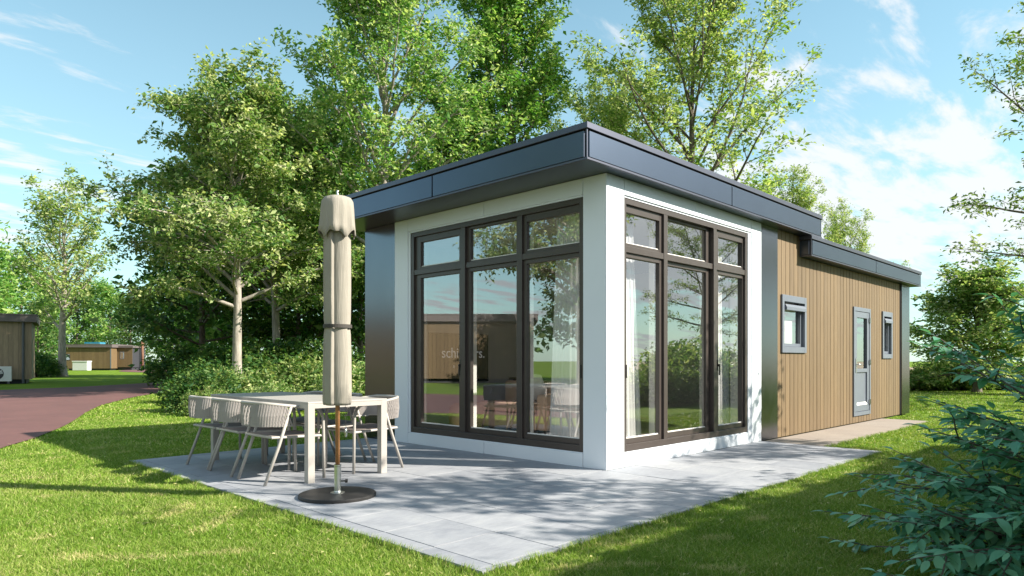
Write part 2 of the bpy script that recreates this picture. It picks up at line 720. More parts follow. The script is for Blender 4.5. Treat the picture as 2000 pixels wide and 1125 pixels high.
def tile_me(w, d):
    k = (round(w, 3), round(d, 3))
    if k not in tile_mesh:
        g, b = 0.0034, 0.0006
        m = MB()
        z0, z1 = -0.045, 0.0
        x0, x1, y0, y1 = g, w - g, g, d - g
        m.v = [(x0, y0, z0), (x1, y0, z0), (x1, y1, z0), (x0, y1, z0), (x0, y0, z1 - b), (x1, y0, z1 - b), (x1, y1, z1 - b), (x0, y1, z1 - b),
               (x0 + b, y0 + b, z1), (x1 - b, y0 + b, z1), (x1 - b, y1 - b, z1), (x0 + b, y1 - b, z1)]
        m.f = [(0, 3, 2, 1), (8, 9, 10, 11)]
        for i in range(4):
            j = (i + 1) % 4
            m.f += [(i, j, 4 + j, 4 + i), (4 + i, 4 + j, 8 + j, 8 + i)]
        tile_mesh[k] = m.mesh('paving_tile', MAT['tile'])
    return tile_mesh[k]


for i in range(len(xs) - 1):
    for j in range(len(ys) - 1):
        x0, x1, y0, y1 = xs[i], xs[i + 1], ys[j], ys[j + 1]
        if x0 > -0.02 and y0 > -0.02:
            continue
        if x0 < 0 < x1 and y0 > -0.02:
            x1 = -0.004
        if y0 < 0 < y1 and x0 > -0.02:
            y1 = -0.004
        if x1 - x0 < 0.02 or y1 - y0 < 0.02:
            continue
        o = bpy.data.objects.new('paving_tile', tile_me(x1 - x0, y1 - y0))
        link(o, terrace)
        o.location = (x0, y0, rt.uniform(-0.0012, 0.0012))

pth = MB().box(TX1 + .004, 9.15, -0.87, -0.004, GZ - 0.05, -0.006)
pth.build('garden_path', MAT['path'], bevel=0.004)['kind'] = 'structure'

# ------------------------------------------------------------------ main chalet
HL, HW = 11.09, 4.50
chalet = thing('holiday_chalet', 'modern flat roofed chalet with white framed corner windows and timber side wall', 'chalet')


def part(name, mat, *d, bevel=0.0, parent=None):
    return box(name, MAT[mat], parent or chalet, *d, bevel=bevel)


# structural shell (hidden behind the facing pieces)
m = MB()
m.box(0.16, HL - 0.05, HW - 0.14, HW - 0.02, -0.03, 2.80)            # far long wall
m.box(HL - 0.16, HL - 0.05, 0.16, HW - 0.14, -0.03, 2.80)            # rear end wall
m.box(0.16, 5.4, HW - 0.14, HW - 0.02, 2.80, 3.13)
m.box(0.05, 0.16, 3.76, HW - 0.02, -0.03, 3.13)                      # solid part of the front
m.box(3.72, 4.40, 0.06, 0.16, -0.03, 3.13)                           # solid part beside the corner window
m.box(4.40, 5.35, 0.06, 0.16, -0.03, 1.28)
m.box(4.40, 5.35, 0.06, 0.16, 2.14, 3.13)
m.box(5.35, 7.58, 0.06, 0.16, -0.03, 2.80)
m.box(7.58, 8.48, 0.06, 0.16, 2.12, 2.80)
m.box(8.48, 9.28, 0.06, 0.16, -0.03, 2.80)
m.box(9.28, 9.87, 0.06, 0.16, -0.03, 1.21)
m.box(9.28, 9.87, 0.06, 0.16, 2.13, 2.80)
m.box(9.87, HL - 0.05, 0.06, 0.16, -0.03, 2.80)
m.build('wall_shell', MAT['panel_gap'], chalet)
part('interior_floor', 'interior_floor', 0.16, HL - 0.17, 0.17, HW - 0.15, 0.0, 0.125)
part('interior_ceiling', 'interior_white', 0.17, 5.30, 0.17, HW - 0.16, 2.98, 3.05)
part('interior_wall', 'interior_wall', 0.17, 5.2, HW - 0.165, HW - 0.145, 0.125, 2.98)
part('interior_wall', 'interior_wall', 5.2, 5.28, 0.17, HW - 0.17, 0.125, 2.98)
part('interior_wall', 'interior_wall', 9.0, 9.05, 0.17, HW - 0.17, 0.125, 2.7)
part('interior_ceiling', 'interior_white', 5.30, HL - 0.17, 0.17, HW - 0.16, 2.68, 2.74)
part('interior_wall', 'interior_white', 0.17, 0.19, 3.78, HW - 0.17, 0.125, 2.98)

WT = 0.06                                                             # thickness of white facing
GAP = 0.007
# white facing of the front (plane x = 0)
part('facade_panel', 'white_panel', 0, WT, 0.012, 0.317 - GAP, 0.0, 3.118, bevel=0.002)
part('facade_panel', 'white_panel', 0, WT, 0.317, 1.873 - GAP, 2.945, 3.118, bevel=0.002)
part('facade_panel', 'white_panel', 0, WT, 1.873, 3.418 - GAP, 2.945, 3.118, bevel=0.002)
part('facade_panel', 'white_panel', 0, WT, 3.418, 3.720, 0.0, 3.118, bevel=0.002)
part('facade_panel', 'white_panel', 0, WT, 0.317, 1.873 - GAP, 0.0, 0.145, bevel=0.002)
part('facade_panel', 'white_panel', 0, WT, 1.873, 3.418 - GAP, 0.0, 0.145, bevel=0.002)
part('window_reveal', 'white_panel', 0.012, 0.16, 3.372, 3.417, 0.15, 2.94)
part('window_reveal', 'white_panel', 0.014, 0.16, 0.33, 3.372, 2.924, 2.944)
part('window_reveal', 'white_panel', 0.016, 0.16, 0.33, 3.372, 0.1455, 0.156)
# white facing of the side (plane y = 0)
part('corner_trim', 'white_panel', 0.002, 0.014, 0.002, 0.011, 0.0, 3.118)
part('facade_panel', 'white_panel', 0.018, 0.327 - GAP, 0, WT, 0.0, 3.118, bevel=0.002)
part('facade_panel', 'white_panel', 0.327, 1.855 - GAP, 0, WT, 2.945, 3.118, bevel=0.002)
part('facade_panel', 'white_panel', 1.855, 3.385 - GAP, 0, WT, 2.945, 3.118, bevel=0.002)
part('facade_panel', 'white_panel', 3.385, 3.690, 0, WT, 0.0, 3.118, bevel=0.002)
part('facade_panel', 'white_panel', 0.327, 1.855 - GAP, 0, WT, 0.0, 0.145, bevel=0.002)
part('facade_panel', 'white_panel', 1.855, 3.385 - GAP, 0, WT, 0.0, 0.145, bevel=0.002)
part('window_reveal', 'white_panel', 3.30, 3.384, 0.014, 0.16, 0.15, 2.94)
part('window_reveal', 'white_panel', 0.33, 3.30, 0.016, 0.16, 2.924, 2.944)
part('window_reveal', 'white_panel', 0.33, 3.30, 0.018, 0.16, 0.1455, 0.156)
# inner linings of the corner
part('interior_wall', 'interior_white', 0.062, 0.20, 0.062, 0.31, 0.125, 2.98)
part('interior_wall', 'interior_white', 0.062, 0.165, 3.42, 3.755, 0.125, 2.98)
part('interior_wall', 'interior_white', 3.39, 3.718, 0.062, 0.165, 0.125, 2.98)
part('interior_wall', 'interior_white', 0.165, 0.185, 0.31, 3.77, 2.945, 2.979)
part('interior_wall', 'interior_white', 0.31, 3.39, 0.165, 0.185, 2.945, 2.979)

# dark metal sheets
part('metal_panel', 'dark_sheet', 0.02, 0.045, 3.745, HW, 0.0, 3.118, bevel=0.002)
part('metal_panel', 'dark_sheet', 0.047, 0.60, HW - 0.018, HW + 0.004, 0.0, 3.118, bevel=0.002)
part('metal_panel', 'dark_sheet', 3.712, 4.272, 0.012, 0.04, 0.0, 3.118, bevel=0.002)
part('metal_panel', 'dark_sheet', 10.515, HL, -0.012, 0.02, 0.0, 2.788, bevel=0.002)
part('metal_panel', 'dark_sheet', HL - 0.022, HL, 0.022, 0.60, 0.0, 2.788, bevel=0.002)
part('shadow_gap_strip', 'panel_gap', 10.483, 10.515, 0.015, 0.05, 0.0, 2.788)

# timber boards on the side wall, each one its own piece
openings = [(4.405, 5.335, 1.272, 2.152), (7.555, 8.50, 0.125, 2.145), (9.25, 9.89, 1.195, 2.145)]
PB = 0.156
rb = random.Random(11)
x = 4.276
while x < 10.47:
    w = min(PB, 10.481 - x)
    ztop = 3.117 if x < 5.12 else 2.788
    spans = [(0.0, ztop)]
    cuts = [(a, b, c, d) for a, b, c, d in openings if a - 0.001 < x + w and b + 0.001 > x]
    if cuts:
        a, b, c, d = cuts[0]
        lo, hi = x + 0.007, x + w - 0.007
        dep = rb.uniform(0.0, 0.003)
        if lo < a:
            part('wall_board', 'cladding', lo, a, 0.022 + dep, 0.058, 0.0, ztop)
            lo = a
        if hi > b:
            part('wall_board', 'cladding', b, hi, 0.022 + dep, 0.058, 0.0, ztop)
            hi = b
        if hi - lo > 0.01:
            part('wall_board', 'cladding', lo, hi, 0.022 + dep, 0.058, 0.0, c)
            part('wall_board', 'cladding', lo, hi, 0.022 + dep, 0.058, d, ztop)
    else:
        part('wall_board', 'cladding', x + 0.007, x + w - 0.007, 0.022 + rb.uniform(0, 0.003), 0.058, 0.0, ztop)
    x += PB
# boards of the far wall and rear end wall (rarely seen)
m = MB()
yy = 0.62
while yy < HW - 0.1:
    m.box(HL - 0.05, HL - 0.015, yy + .003, min(yy + PB, HW) - .003, 0, 2.788)
    yy += PB
xx = 0.62
while xx < HL - 0.1:
    m.box(xx + .003, min(xx + PB, HL) - .003, HW - .02, HW + 0.01, 0, 3.117 if xx < 5.3 else 2.788)
    xx += PB
m.build('rear_cladding', MAT['cladding'], chalet)

# roofs
HX0, HX1, OY0, OY1 = -0.53, 5.545, -0.16, HW + 0.16
LX0, LX1 = 5.125, 11.405
part('roof_slab', 'roof_membrane', HX0 + 0.035, HX1 - 0.03, OY0 + 0.035, OY1 - 0.035, 3.140, 3.462)
part('roof_slab', 'roof_membrane', LX0 + 0.03, LX1 - 0.03, OY0 + 0.035, OY1 - 0.035, 2.815, 3.115)
part('soffit', 'fascia_sheet', HX0 + 0.03, 1.05, OY0 + 0.03, 3.72, 3.121, 3.139)
part('soffit', 'fascia_sheet', HX0 + 0.03, 1.05, 3.723, OY1 - 0.03, 3.121, 3.139)
part('soffit', 'fascia_sheet', 1.053, LX0 - 0.005, OY0 + 0.03, OY1 - 0.03, 3.121, 3.139)
part('soffit', 'fascia_sheet', LX0 + 0.03, LX1 - 0.03, OY0 + 0.03, OY1 - 0.03, 2.796, 2.814)


def fascia(x0, x1, y0, y1, z0, z1, fseams, sseams, lowroof=False):
    """edge panels round a roof; joints are real gaps"""
    t, gz = 0.03, 0.018
    zc = z1 - 0.062
    # panels along the side (y = y0)
    ed = [x0 + 0.03] + sseams + [x1 - 0.03]
    for a, b in zip(ed[:-1], ed[1:]):
        part('fascia_panel', 'fascia_sheet', a + 0.011, b - 0.011, y0, y0 + t, z0 + 0.028, zc - gz, bevel=0.002)
    part('fascia_panel', 'fascia_sheet', x0 + 0.03, x1 - 0.03, y1 - t, y1, z0 + 0.028, zc - gz, bevel=0.002)
    ed = [y0 + 0.03] + fseams + [y1 - 0.03]
    for a, b in zip(ed[:-1], ed[1:]):
        part('fascia_panel', 'fascia_sheet', x0, x0 + t, a + 0.011, b - 0.011, z0 + 0.028, zc - gz, bevel=0.002)
    part('fascia_panel', 'fascia_sheet', x1 - t, x1, y0 + 0.035, y1 - 0.035, z0 + 0.028, zc - gz, bevel=0.002)
    mm = MB()
    for (a, b, c, d) in ((x0 + .004, x0 + .016, y0 + .004, y0 + .016), (x1 - .016, x1 - .004, y0 + .004, y0 + .016)):
        mm.box(a, b, c, d, z0 + 0.02, zc)
    mm.build('corner_post', MAT['cap_metal'], chalet)
    # lower lip
    mm = MB()
    mm.box(x0 - .002, x1 + .002, y0 - .004, y0 + .034, z0, z0 + .019)
    mm.box(x0 - .002, x1 + .002, y1 - .034, y1 + .004, z0, z0 + .019)
    mm.box(x0 - .004, x0 + .034, y0 + .034, y1 - .034, z0, z0 + .019)
    mm.box(x1 - .034, x1 + .004, y0 + .034, y1 - .034, z0, z0 + .019)
    mm.build('fascia_lip', MAT['cap_metal'], chalet)
    # cap profile
    mm = MB()
    mm.box(x0 - .012, x1 + .012, y0 - .012, y0 + .10, zc, z1)
    mm.box(x0 - .012, x1 + .012, y1 - .10, y1 + .012, zc, z1)
    mm.box(x0 - .012, x0 + .10, y0 + .10, y1 - .10, zc, z1)
    mm.box(x1 - .10, x1 + .012, y0 + .10, y1 - .10, zc, z1)
    mm.build('roof_cap', MAT['cap_metal'], chalet, bevel=0.004)
    mm = MB()
    mm.box(x0 + .031, x1 - .031, y0 + .031, y0 + .045, z0 + .02, zc)
    mm.box(x0 + .031, x0 + .045, y0 + .045, y1 - .045, z0 + .02, zc)
    mm.box(x1 - .045, x1 - .031, y0 + .045, y1 - .045, z0 + .02, zc)
    mm.box(x0 + .031, x1 - .031, y1 - .045, y1 - .031, z0 + .02, zc)
    mm.build('fascia_backing', MAT['panel_gap'], chalet)


fascia(HX0, HX1, OY0, OY1, 3.120, 3.482, [2.226], [2.481])
fascia(LX0, LX1, OY0 - 0.0, OY1, 2.793, 3.118, [], [8.294])


# corner windows -----------------------------------------------------
def big_window(axis, cols, y0, y1, z0, z1, recess):
    """frame across an opening; axis 'A' = front (x = depth), 'B' = side (y = depth); cols = glass spans"""
    def bx(mb, d0, d1, a0, a1, b0, b1):
        if axis == 'A':
            mb.box(d0, d1, a0, a1, b0, b1)
        else:
            mb.box(a0, a1, d0, d1, b0, b1)
    F0 = 0.022
    fr = MB()
    bx(fr, F0, 0.135, y0, y0 + 0.062, z0, z1)
    bx(fr, F0, 0.135, y1 - 0.062, y1, z0, z1)
    bx(fr, F0 + .001, 0.134, y0 + 0.062, y1 - 0.062, z1 - 0.062, z1)
    bx(fr, F0 + .001, 0.134, y0 + 0.062, y1 - 0.062, z0, z0 + 0.075)
    posts = []
    for (a, b) in zip(cols[:-1], cols[1:]):
        c = 0.5 * (a[1] + b[0])
        posts.append(c)
        bx(fr, F0 + .002, 0.133, c - 0.04, c + 0.04, z0 + 0.075, z1 - 0.062)
    w = fr.build('window_frame', MAT['frame_brown'], chalet, bevel=0.003)
    ed = [y0 + 0.062] + [v for c in posts for v in (c - 0.04, c + 0.04)] + [y1 - 0.062]
    for k, (ga, gb) in enumerate(cols):
        a, b = ed[2 * k], ed[2 * k + 1]
        fixed = (k == 1)
        dd = 0.052 + recess * (1 if fixed else 0)
        # transom rail
        tb = MB()
        bx(tb, F0 + (0.016 if fixed else 0.006), 0.130, a, b, 2.335, 2.405)
        tb.build('transom', MAT['frame_brown'], w, bevel=0.003)
        rows = [(0.293, 2.285, z0 + 0.075, 2.335), (2.442 if not fixed else 2.425, 2.778 if not fixed else 2.828, 2.405, z1 - 0.062)]
        for (gz0, gz1, o0, o1) in rows:
            sb = MB()
            bx(sb, dd, 0.118, a, ga, o0, o1)
            bx(sb, dd, 0.118, gb, b, o0, o1)
            bx(sb, dd, 0.118, ga, gb, o0, gz0)
            bx(sb, dd, 0.118, ga, gb, gz1, o1)
            sb.build('sash', MAT['frame_brown'], w, bevel=0.003)
            gbm = MB()
            gp = dd + 0.028
            if axis == 'A':
                gbm.v = [(gp, ga - .01, gz0 - .01), (gp, ga - .01, gz1 + .01), (gp, gb + .01, gz1 + .01), (gp, gb + .01, gz0 - .01)]
            else:
                gbm.v = [(ga - .01, gp, gz0 - .01), (gb + .01, gp, gz0 - .01), (gb + .01, gp, gz1 + .01), (ga - .01, gp, gz1 + .01)]
            gbm.f = [(0, 1, 2, 3)]
            gbm.build('pane', MAT['glass'], w)
            # bright glazing bead at the foot of the pane
            gb2 = MB()
            bx(gb2, gp - 0.012, gp - 0.004, ga, gb, gz0, gz0 + 0.012)
            gb2.build('glazing_bead', MAT['interior_white'], w)
            # ledge inside
    for ga in ((cols[0][0], cols[2][0]) if axis == 'B' else (cols[0][0], cols[2][0])):
        hb = MB()
        bx(hb, 0.040, 0.0515, ga - 0.045, ga - 0.022, 1.02, 1.16)
        bx(hb, 0.018, 0.040, ga - 0.040, ga - 0.027, 1.075, 1.105)
        bx(hb, 0.012, 0.026, ga - 0.041, ga - 0.026, 0.96, 1.105)
        hb.build('handle', MAT['black_plate'], w, bevel=0.002)
    inner = MB()
    bx(inner, 0.136, 0.25, y0 - 0.004, y0 + 0.055, z0 + 0.02, z1)
    bx(inner, 0.136, 0.25, y1 - 0.055, y1 + 0.004, z0 + 0.02, z1)
    for c in posts:
        bx(inner, 0.136, 0.235, c - 0.035, c + 0.035, z0 + 0.02, z1)
    bx(inner, 0.137, 0.27, y0 + 0.055, y1 - 0.055, z0 - 0.02, z0 + 0.07)
    inner.build('inner_lining', MAT['interior_white'], w)
    return w


big_window('A', [(0.392, 1.195), (1.372, 2.188), (2.39, 3.19)], 0.319, 3.371, 0.157, 2.922, 0.012)
big_window('B', [(0.42, 1.10), (1.29, 2.25), (2.52, 3.21)], 0.329, 3.298, 0.157, 2.922, 0.03)


# small tilt windows and the door on the timber wall -------------------
def small_window(x0, x1, z0, z1):
    fr = MB()
    t = 0.075
    fr.box(x0, x0 + t, -0.006, 0.10, z0, z1)
    fr.box(x1 - t, x1, -0.006, 0.10, z0, z1)
    fr.box(x0 + t, x1 - t, -0.005, 0.10, z1 - 0.10, z1)
    fr.box(x0 + t, x1 - t, -0.005, 0.10, z0, z0 + 0.09)
    w = fr.build('window_frame', MAT['frame_grey'], chalet, bevel=0.003)
    ia, ib, ja, jb = x0 + t, x1 - t, z0 + 0.09, z1 - 0.10
    sb = MB()
    s = 0.055
    sb.box(ia + .004, ia + s, 0.045, 0.09, ja + .004, jb - 0.11)
    sb.box(ib - s, ib - .004, 0.045, 0.09, ja + .004, jb - 0.11)
    sb.box(ia + s, ib - s, 0.046, 0.09, ja + .004, ja + s)
    sb.build('sash', MAT['frame_grey'], w, bevel=0.003)
    # roller screen box across the top
    pr = [(0.0, -0.035), (0.025, -0.035), (0.045, -0.01), (0.045, 0.06), (0.0, 0.06)]
    rb_ = MB()
    n = len(pr)
    z = jb - 0.13
    for xx_ in (ia + 0.02, ib - 0.003):
        rb_.v += [(xx_, d, z + h * 2.0) for h, d in pr]
    rb_.f = [tuple(range(n)), tuple(range(2 * n - 1, n - 1, -1))] + [(i, n + i, n + (i + 1) % n, (i + 1) % n) for i in range(n)]
    rb_.build('screen_box', MAT['frame_grey'], w, bevel=0.003)
    g = MB()
    g.v = [(ia + s - .01, 0.07, ja + s - .01), (ib - s + .01, 0.07, ja + s - .01), (ib - s + .01, 0.07, jb - 0.10), (ia + s - .01, 0.07, jb - 0.10)]
    g.f = [(0, 1, 2, 3)]
    g.build('pane', MAT['glass'], w)
    k = MB()
    k.box(ia, ib, 0.15, 0.152, ja, jb)
    k.build('inner_blind', MAT['interior_white'], w)


small_window(4.405, 5.335, 1.272, 2.152)
small_window(9.25, 9.89, 1.195, 2.145)

dx0, dx1, dz0, dz1 = 7.555, 8.50, 0.125, 2.145
fr = MB()
fr.box(dx0, dx0 + .07, -0.004, 0.10, dz0, dz1)
fr.box(dx1 - .07, dx1, -0.004, 0.10, dz0, dz1)
fr.box(dx0 + .07, dx1 - .07, -0.003, 0.10, dz1 - .075, dz1)
fr.box(dx0 + .07, dx1 - .07, -0.003, 0.10, dz0, dz0 + .07)
door = fr.build('door', MAT['frame_grey'], chalet, bevel=0.003)
lf = MB()
a, b, c, d = dx0 + .076, dx1 - .076, dz0 + .076, dz1 - .082
lf.box(a, a + .11, 0.006, 0.07, c, d)
lf.box(b - .11, b, 0.006, 0.07, c, d)
lf.box(a + .11, b - .11, 0.007, 0.07, d - .11, d)
lf.box(a + .11, b - .11, 0.007, 0.07, c, c + .12)
lf.box(a + .11, b - .11, 0.007, 0.07, 0.93, 1.0)
lf.build('door_leaf', MAT['frame_grey'], door, bevel=0.004)
box('door_panel', MAT['frame_grey'], door, a + .11, b - .11, 0.030, 0.06, c + .12, 0.93, bevel=0.003)
g = MB()
g.v = [(a + .10, 0.04, 0.99), (b - .10, 0.04, 0.99), (b - .10, 0.04, d - .10), (a + .10, 0.04, d - .10)]
g.f = [(0, 1, 2, 3)]
g.build('pane', MAT['glass'], door)
sl = MB()
sl.v = [(a + .11, 0.028, c + .165), (b - .11, 0.028, c + .165), (b - .11, 0.004, c + .118), (a + .11, 0.004, c + .118), (a + .11, 0.028, c + .118), (b - .11, 0.028, c + .118)]
sl.f = [(0, 3, 2, 1), (3, 4, 5, 2), (0, 4, 3), (1, 2, 5), (0, 1, 5, 4)]
sl.build('weather_bar', MAT['interior_white'], door)
hd = MB()
hd.box(a + .025, a + .06, -0.006, 0.004, 0.93, 1.19)
hd.tube([(a + .043, -0.004, 1.08), (a + .043, -0.05, 1.08), (a + .06, -0.055, 1.08), (a + .17, -0.055, 1.075)], 0.010, 8)
hd.build('handle', MAT['steel'], door, smooth=False)
for hzz in (0.36, 1.12, 1.92):
    hh = MB()
    hh.tube([(dx1 - .068, -0.012, hzz - .05), (dx1 - .068, -0.012, hzz + .05)], 0.016, 8)
    hh.box(dx1 - .10, dx1 - .035, -0.012, -0.0045, hzz - .035, hzz + .035)
    hh.build('hinge', MAT['steel'], door)

# ------------------------------------------------------------------ inside the chalet


def curtain(label, axis, a0, a1, depth, z0, z1, amp, flare=0.0, waves=9):
    n, mz = 90, 8
    v, f = [], []
    for j in range(mz + 1):
        t = j / mz
        for i in range(n + 1):
            s = i / n
            p = a0 + (a1 - a0) * s
            p += flare * (1 - t) * (s - 0.0) if flare > 0 else flare * (1 - t) * (s - 1.0) * -1 * -1
            dd = depth + amp * (0.55 + 0.45 * (1 - t)) * (math.sin(2 * math.pi * waves * s + 0.8 * math.sin(5 * s + 2 * t)) + 0.22 * math.sin(2 * math.pi * waves * 2.3 * s + 1.3))
            z = z0 + (z1 - z0) * t
            v.append((dd, p, z) if axis == 'A' else (p, dd, z))
    for j in range(mz):
        for i in range(n):
            q = j * (n + 1) + i
            f.append((q, q + 1, q + n + 2, q + n + 1))
    me = np_mesh('curtain', np.array(v), np.array(f), True)
    me.materials.append(MAT['curtain'])
    o = link(bpy.data.objects.new('curtain', me))
    return tag(o, label, 'curtain', 'white curtains inside the corner windows')


curtain('wide sheer white curtain behind right column of the front window', 'A', 0.56, 0.93, 0.30, 0.14, 2.93, 0.014, 0.12, 5)
curtain('sheer white curtain at left end of the sunlit side window, near the corner', 'B', 0.60, 0.90, 0.29, 0.14, 2.93, 0.013, 0.18, 4)
curtain('sheer white curtain behind right column of the sunlit side window', 'B', 2.90, 3.24, 0.29, 0.14, 2.93, 0.013, 0.06, 4)
curtain('narrow white curtain at far left end of the front window', 'A', 3.34, 3.54, 0.29, 0.14, 2.93, 0.012, -0.05, 3)

# television on the far wall
tv = thing('television', 'black wall mounted television with white lettering, seen through front window', 'television', (1.74, HW - 0.17, 1.2))
box('casing', MAT['black_wood'], tv, -0.64, 0.64, -0.045, 0.0, -0.40, 0.40, bevel=0.004)
t = NT('screen_black')
t.set((0.006, 0.006, 0.007), 0.18)
box('screen', t.m, tv, -0.625, 0.625, -0.048, -0.0455, -0.385, 0.385)


def text(body, size, x, z, parent, mat, space=1.0):
    cu = bpy.data.curves.new('lettering', 'FONT')
    cu.body = body
    cu.size = size
    cu.align_x = 'CENTER'
    cu.space_character = space
    cu.extrude = 0.0015
    tmp = bpy.data.objects.new('lettering_curve', cu)
    COL.objects.link(tmp)
    dg = bpy.context.evaluated_depsgraph_get()
    me = bpy.data.meshes.new_from_object(tmp.evaluated_get(dg))
    bpy.data.objects.remove(tmp)
    me.materials.clear()
    me.materials.append(mat)
    o = bpy.data.objects.new('lettering', me)
    link(o, parent)
    o.rotation_euler = (R(90), 0, 0)
    o.location = (x, -0.051, z)
    return o


tm = NT('screen_white')
tm.set((0.75, 0.75, 0.76), 0.5)
tm.b.inputs['Emission Color'].default_value = (0.8, 0.8, 0.82, 1)
tm.b.inputs['Emission Strength'].default_value = 0.07
text('schippers.', 0.24, 0.07, 0.0, tv, tm.m)
text('E           P E N', 0.062, 0.06, -0.17, tv, tm.m, 1.15)

sofa = thing('sofa', 'beige leather sofa behind the middle of the front window', 'sofa', (1.15, 2.05, 0.125))
box('base', MAT['beige_leather'], sofa, 0, 0.85, 0, 1.25, 0.06, 0.28, bevel=0.03)
box('seat', MAT['beige_leather'], sofa, 0.02, 0.62, 0.05, 1.2, 0.285, 0.42, bevel=0.05)
box('backrest', MAT['beige_leather'], sofa, 0.63, 0.86, 0.0, 1.25, 0.285, 0.72, bevel=0.05)
box('armrest', MAT['beige_leather'], sofa, 0.0, 0.85, -0.17, -0.003, 0.06, 0.56, bevel=0.04)
for q in ((0.06, 0.06), (0.06, 1.18), (0.78, 0.06), (0.78, 1.18)):
    MB().tube([(q[0], q[1], 0), (q[0], q[1], 0.07)], 0.02, 8).build('leg', MAT['black_wood'], sofa)
cu = thing('scatter_cushion', 'white cushion leaning on the beige sofa indoors', 'cushion', (1.70, 2.55, 0.56))
m = MB()
m.lathe([(0.02, -0.2), (0.10, -0.18), (0.13, 0), (0.10, 0.18), (0.02, 0.2)], 8)
for k, (x_, y_, z_) in enumerate(m.v):
    m.v[k] = (x_ * 0.55, y_ * 1.5, z_)
oc = m.build('cover', MAT['cushion_white'], cu, smooth=True)
oc.rotation_euler = (0, R(-14), 0)
oc.location = (0, 0, 0.2)
pf = thing('pouf', 'round beige leather pouf behind left column of the front window', 'pouf', (1.15, 3.42, 0.125))
MB().lathe([(0.24, 0.02), (0.30, 0.06), (0.31, 0.2), (0.29, 0.33), (0.22, 0.38), (0.05, 0.39)], 24).build('cover', MAT['beige_leather'], pf, smooth=True)
MB().lathe([(0.22, 0.0), (0.22, 0.025)], 24).build('foot_ring', MAT['black_wood'], pf)
dn = thing('indoor_table', 'dark wooden dining table inside, behind the sofa', 'table', (2.6, 2.3, 0.125))
box('tabletop', MAT['black_wood'], dn, 0, 0.85, 0, 1.7, 0.70, 0.74, bevel=0.004)
for q in ((0.05, 0.05), (0.75, 0.05), (0.05, 1.6), (0.75, 1.6)):
    box('leg', MAT['black_wood'], dn, q[0], q[0] + .05, q[1], q[1] + .05, 0, 0.70)

# ------------------------------------------------------------------ dining set on the terrace
table = thing('garden_table', 'long taupe metal garden table between two rows of rope chairs', 'table', (-2.135, 2.635, 0))
hx, hy, tz = 0.445, 1.115, 0.762
lw = 0.072
MB().box(-hx, hx, -hy, hy, tz - 0.018, tz).build('tabletop', MAT['taupe_metal'], table, bevel=0.003)
ap = MB()
ap.box(-hx + lw, hx - lw, -hy + .002, -hy + .03, tz - 0.062, tz - 0.0185)
ap.box(-hx + lw, hx - lw, hy - .03, hy - .002, tz - 0.062, tz - 0.0185)
ap.box(-hx + .002, -hx + .03, -hy + lw, hy - lw, tz - 0.062, tz - 0.0185)
ap.box(hx - .03, hx - .002, -hy + lw, hy - lw, tz - 0.062, tz - 0.0185)
ap.build('apron', MAT['taupe_metal'], table)
for sx in (-1, 1):
    for sy in (-1, 1):
        x0, x1 = sorted((sx * (hx - .001), sx * (hx - lw)))
        y0, y1 = sorted((sy * (hy - .001), sy * (hy - lw)))
        MB().box(x0, x1, y0, y1, 0.0, tz - 0.0185).build('leg', MAT['taupe_metal'], table, bevel=0.003)


def arc_pts(c, r, a0, a1, n, fn):
    return [fn(c[0] + r * math.cos(a0 + (a1 - a0) * i / n), c[1] + r * math.sin(a0 + (a1 - a0) * i / n)) for i in range(n + 1)]


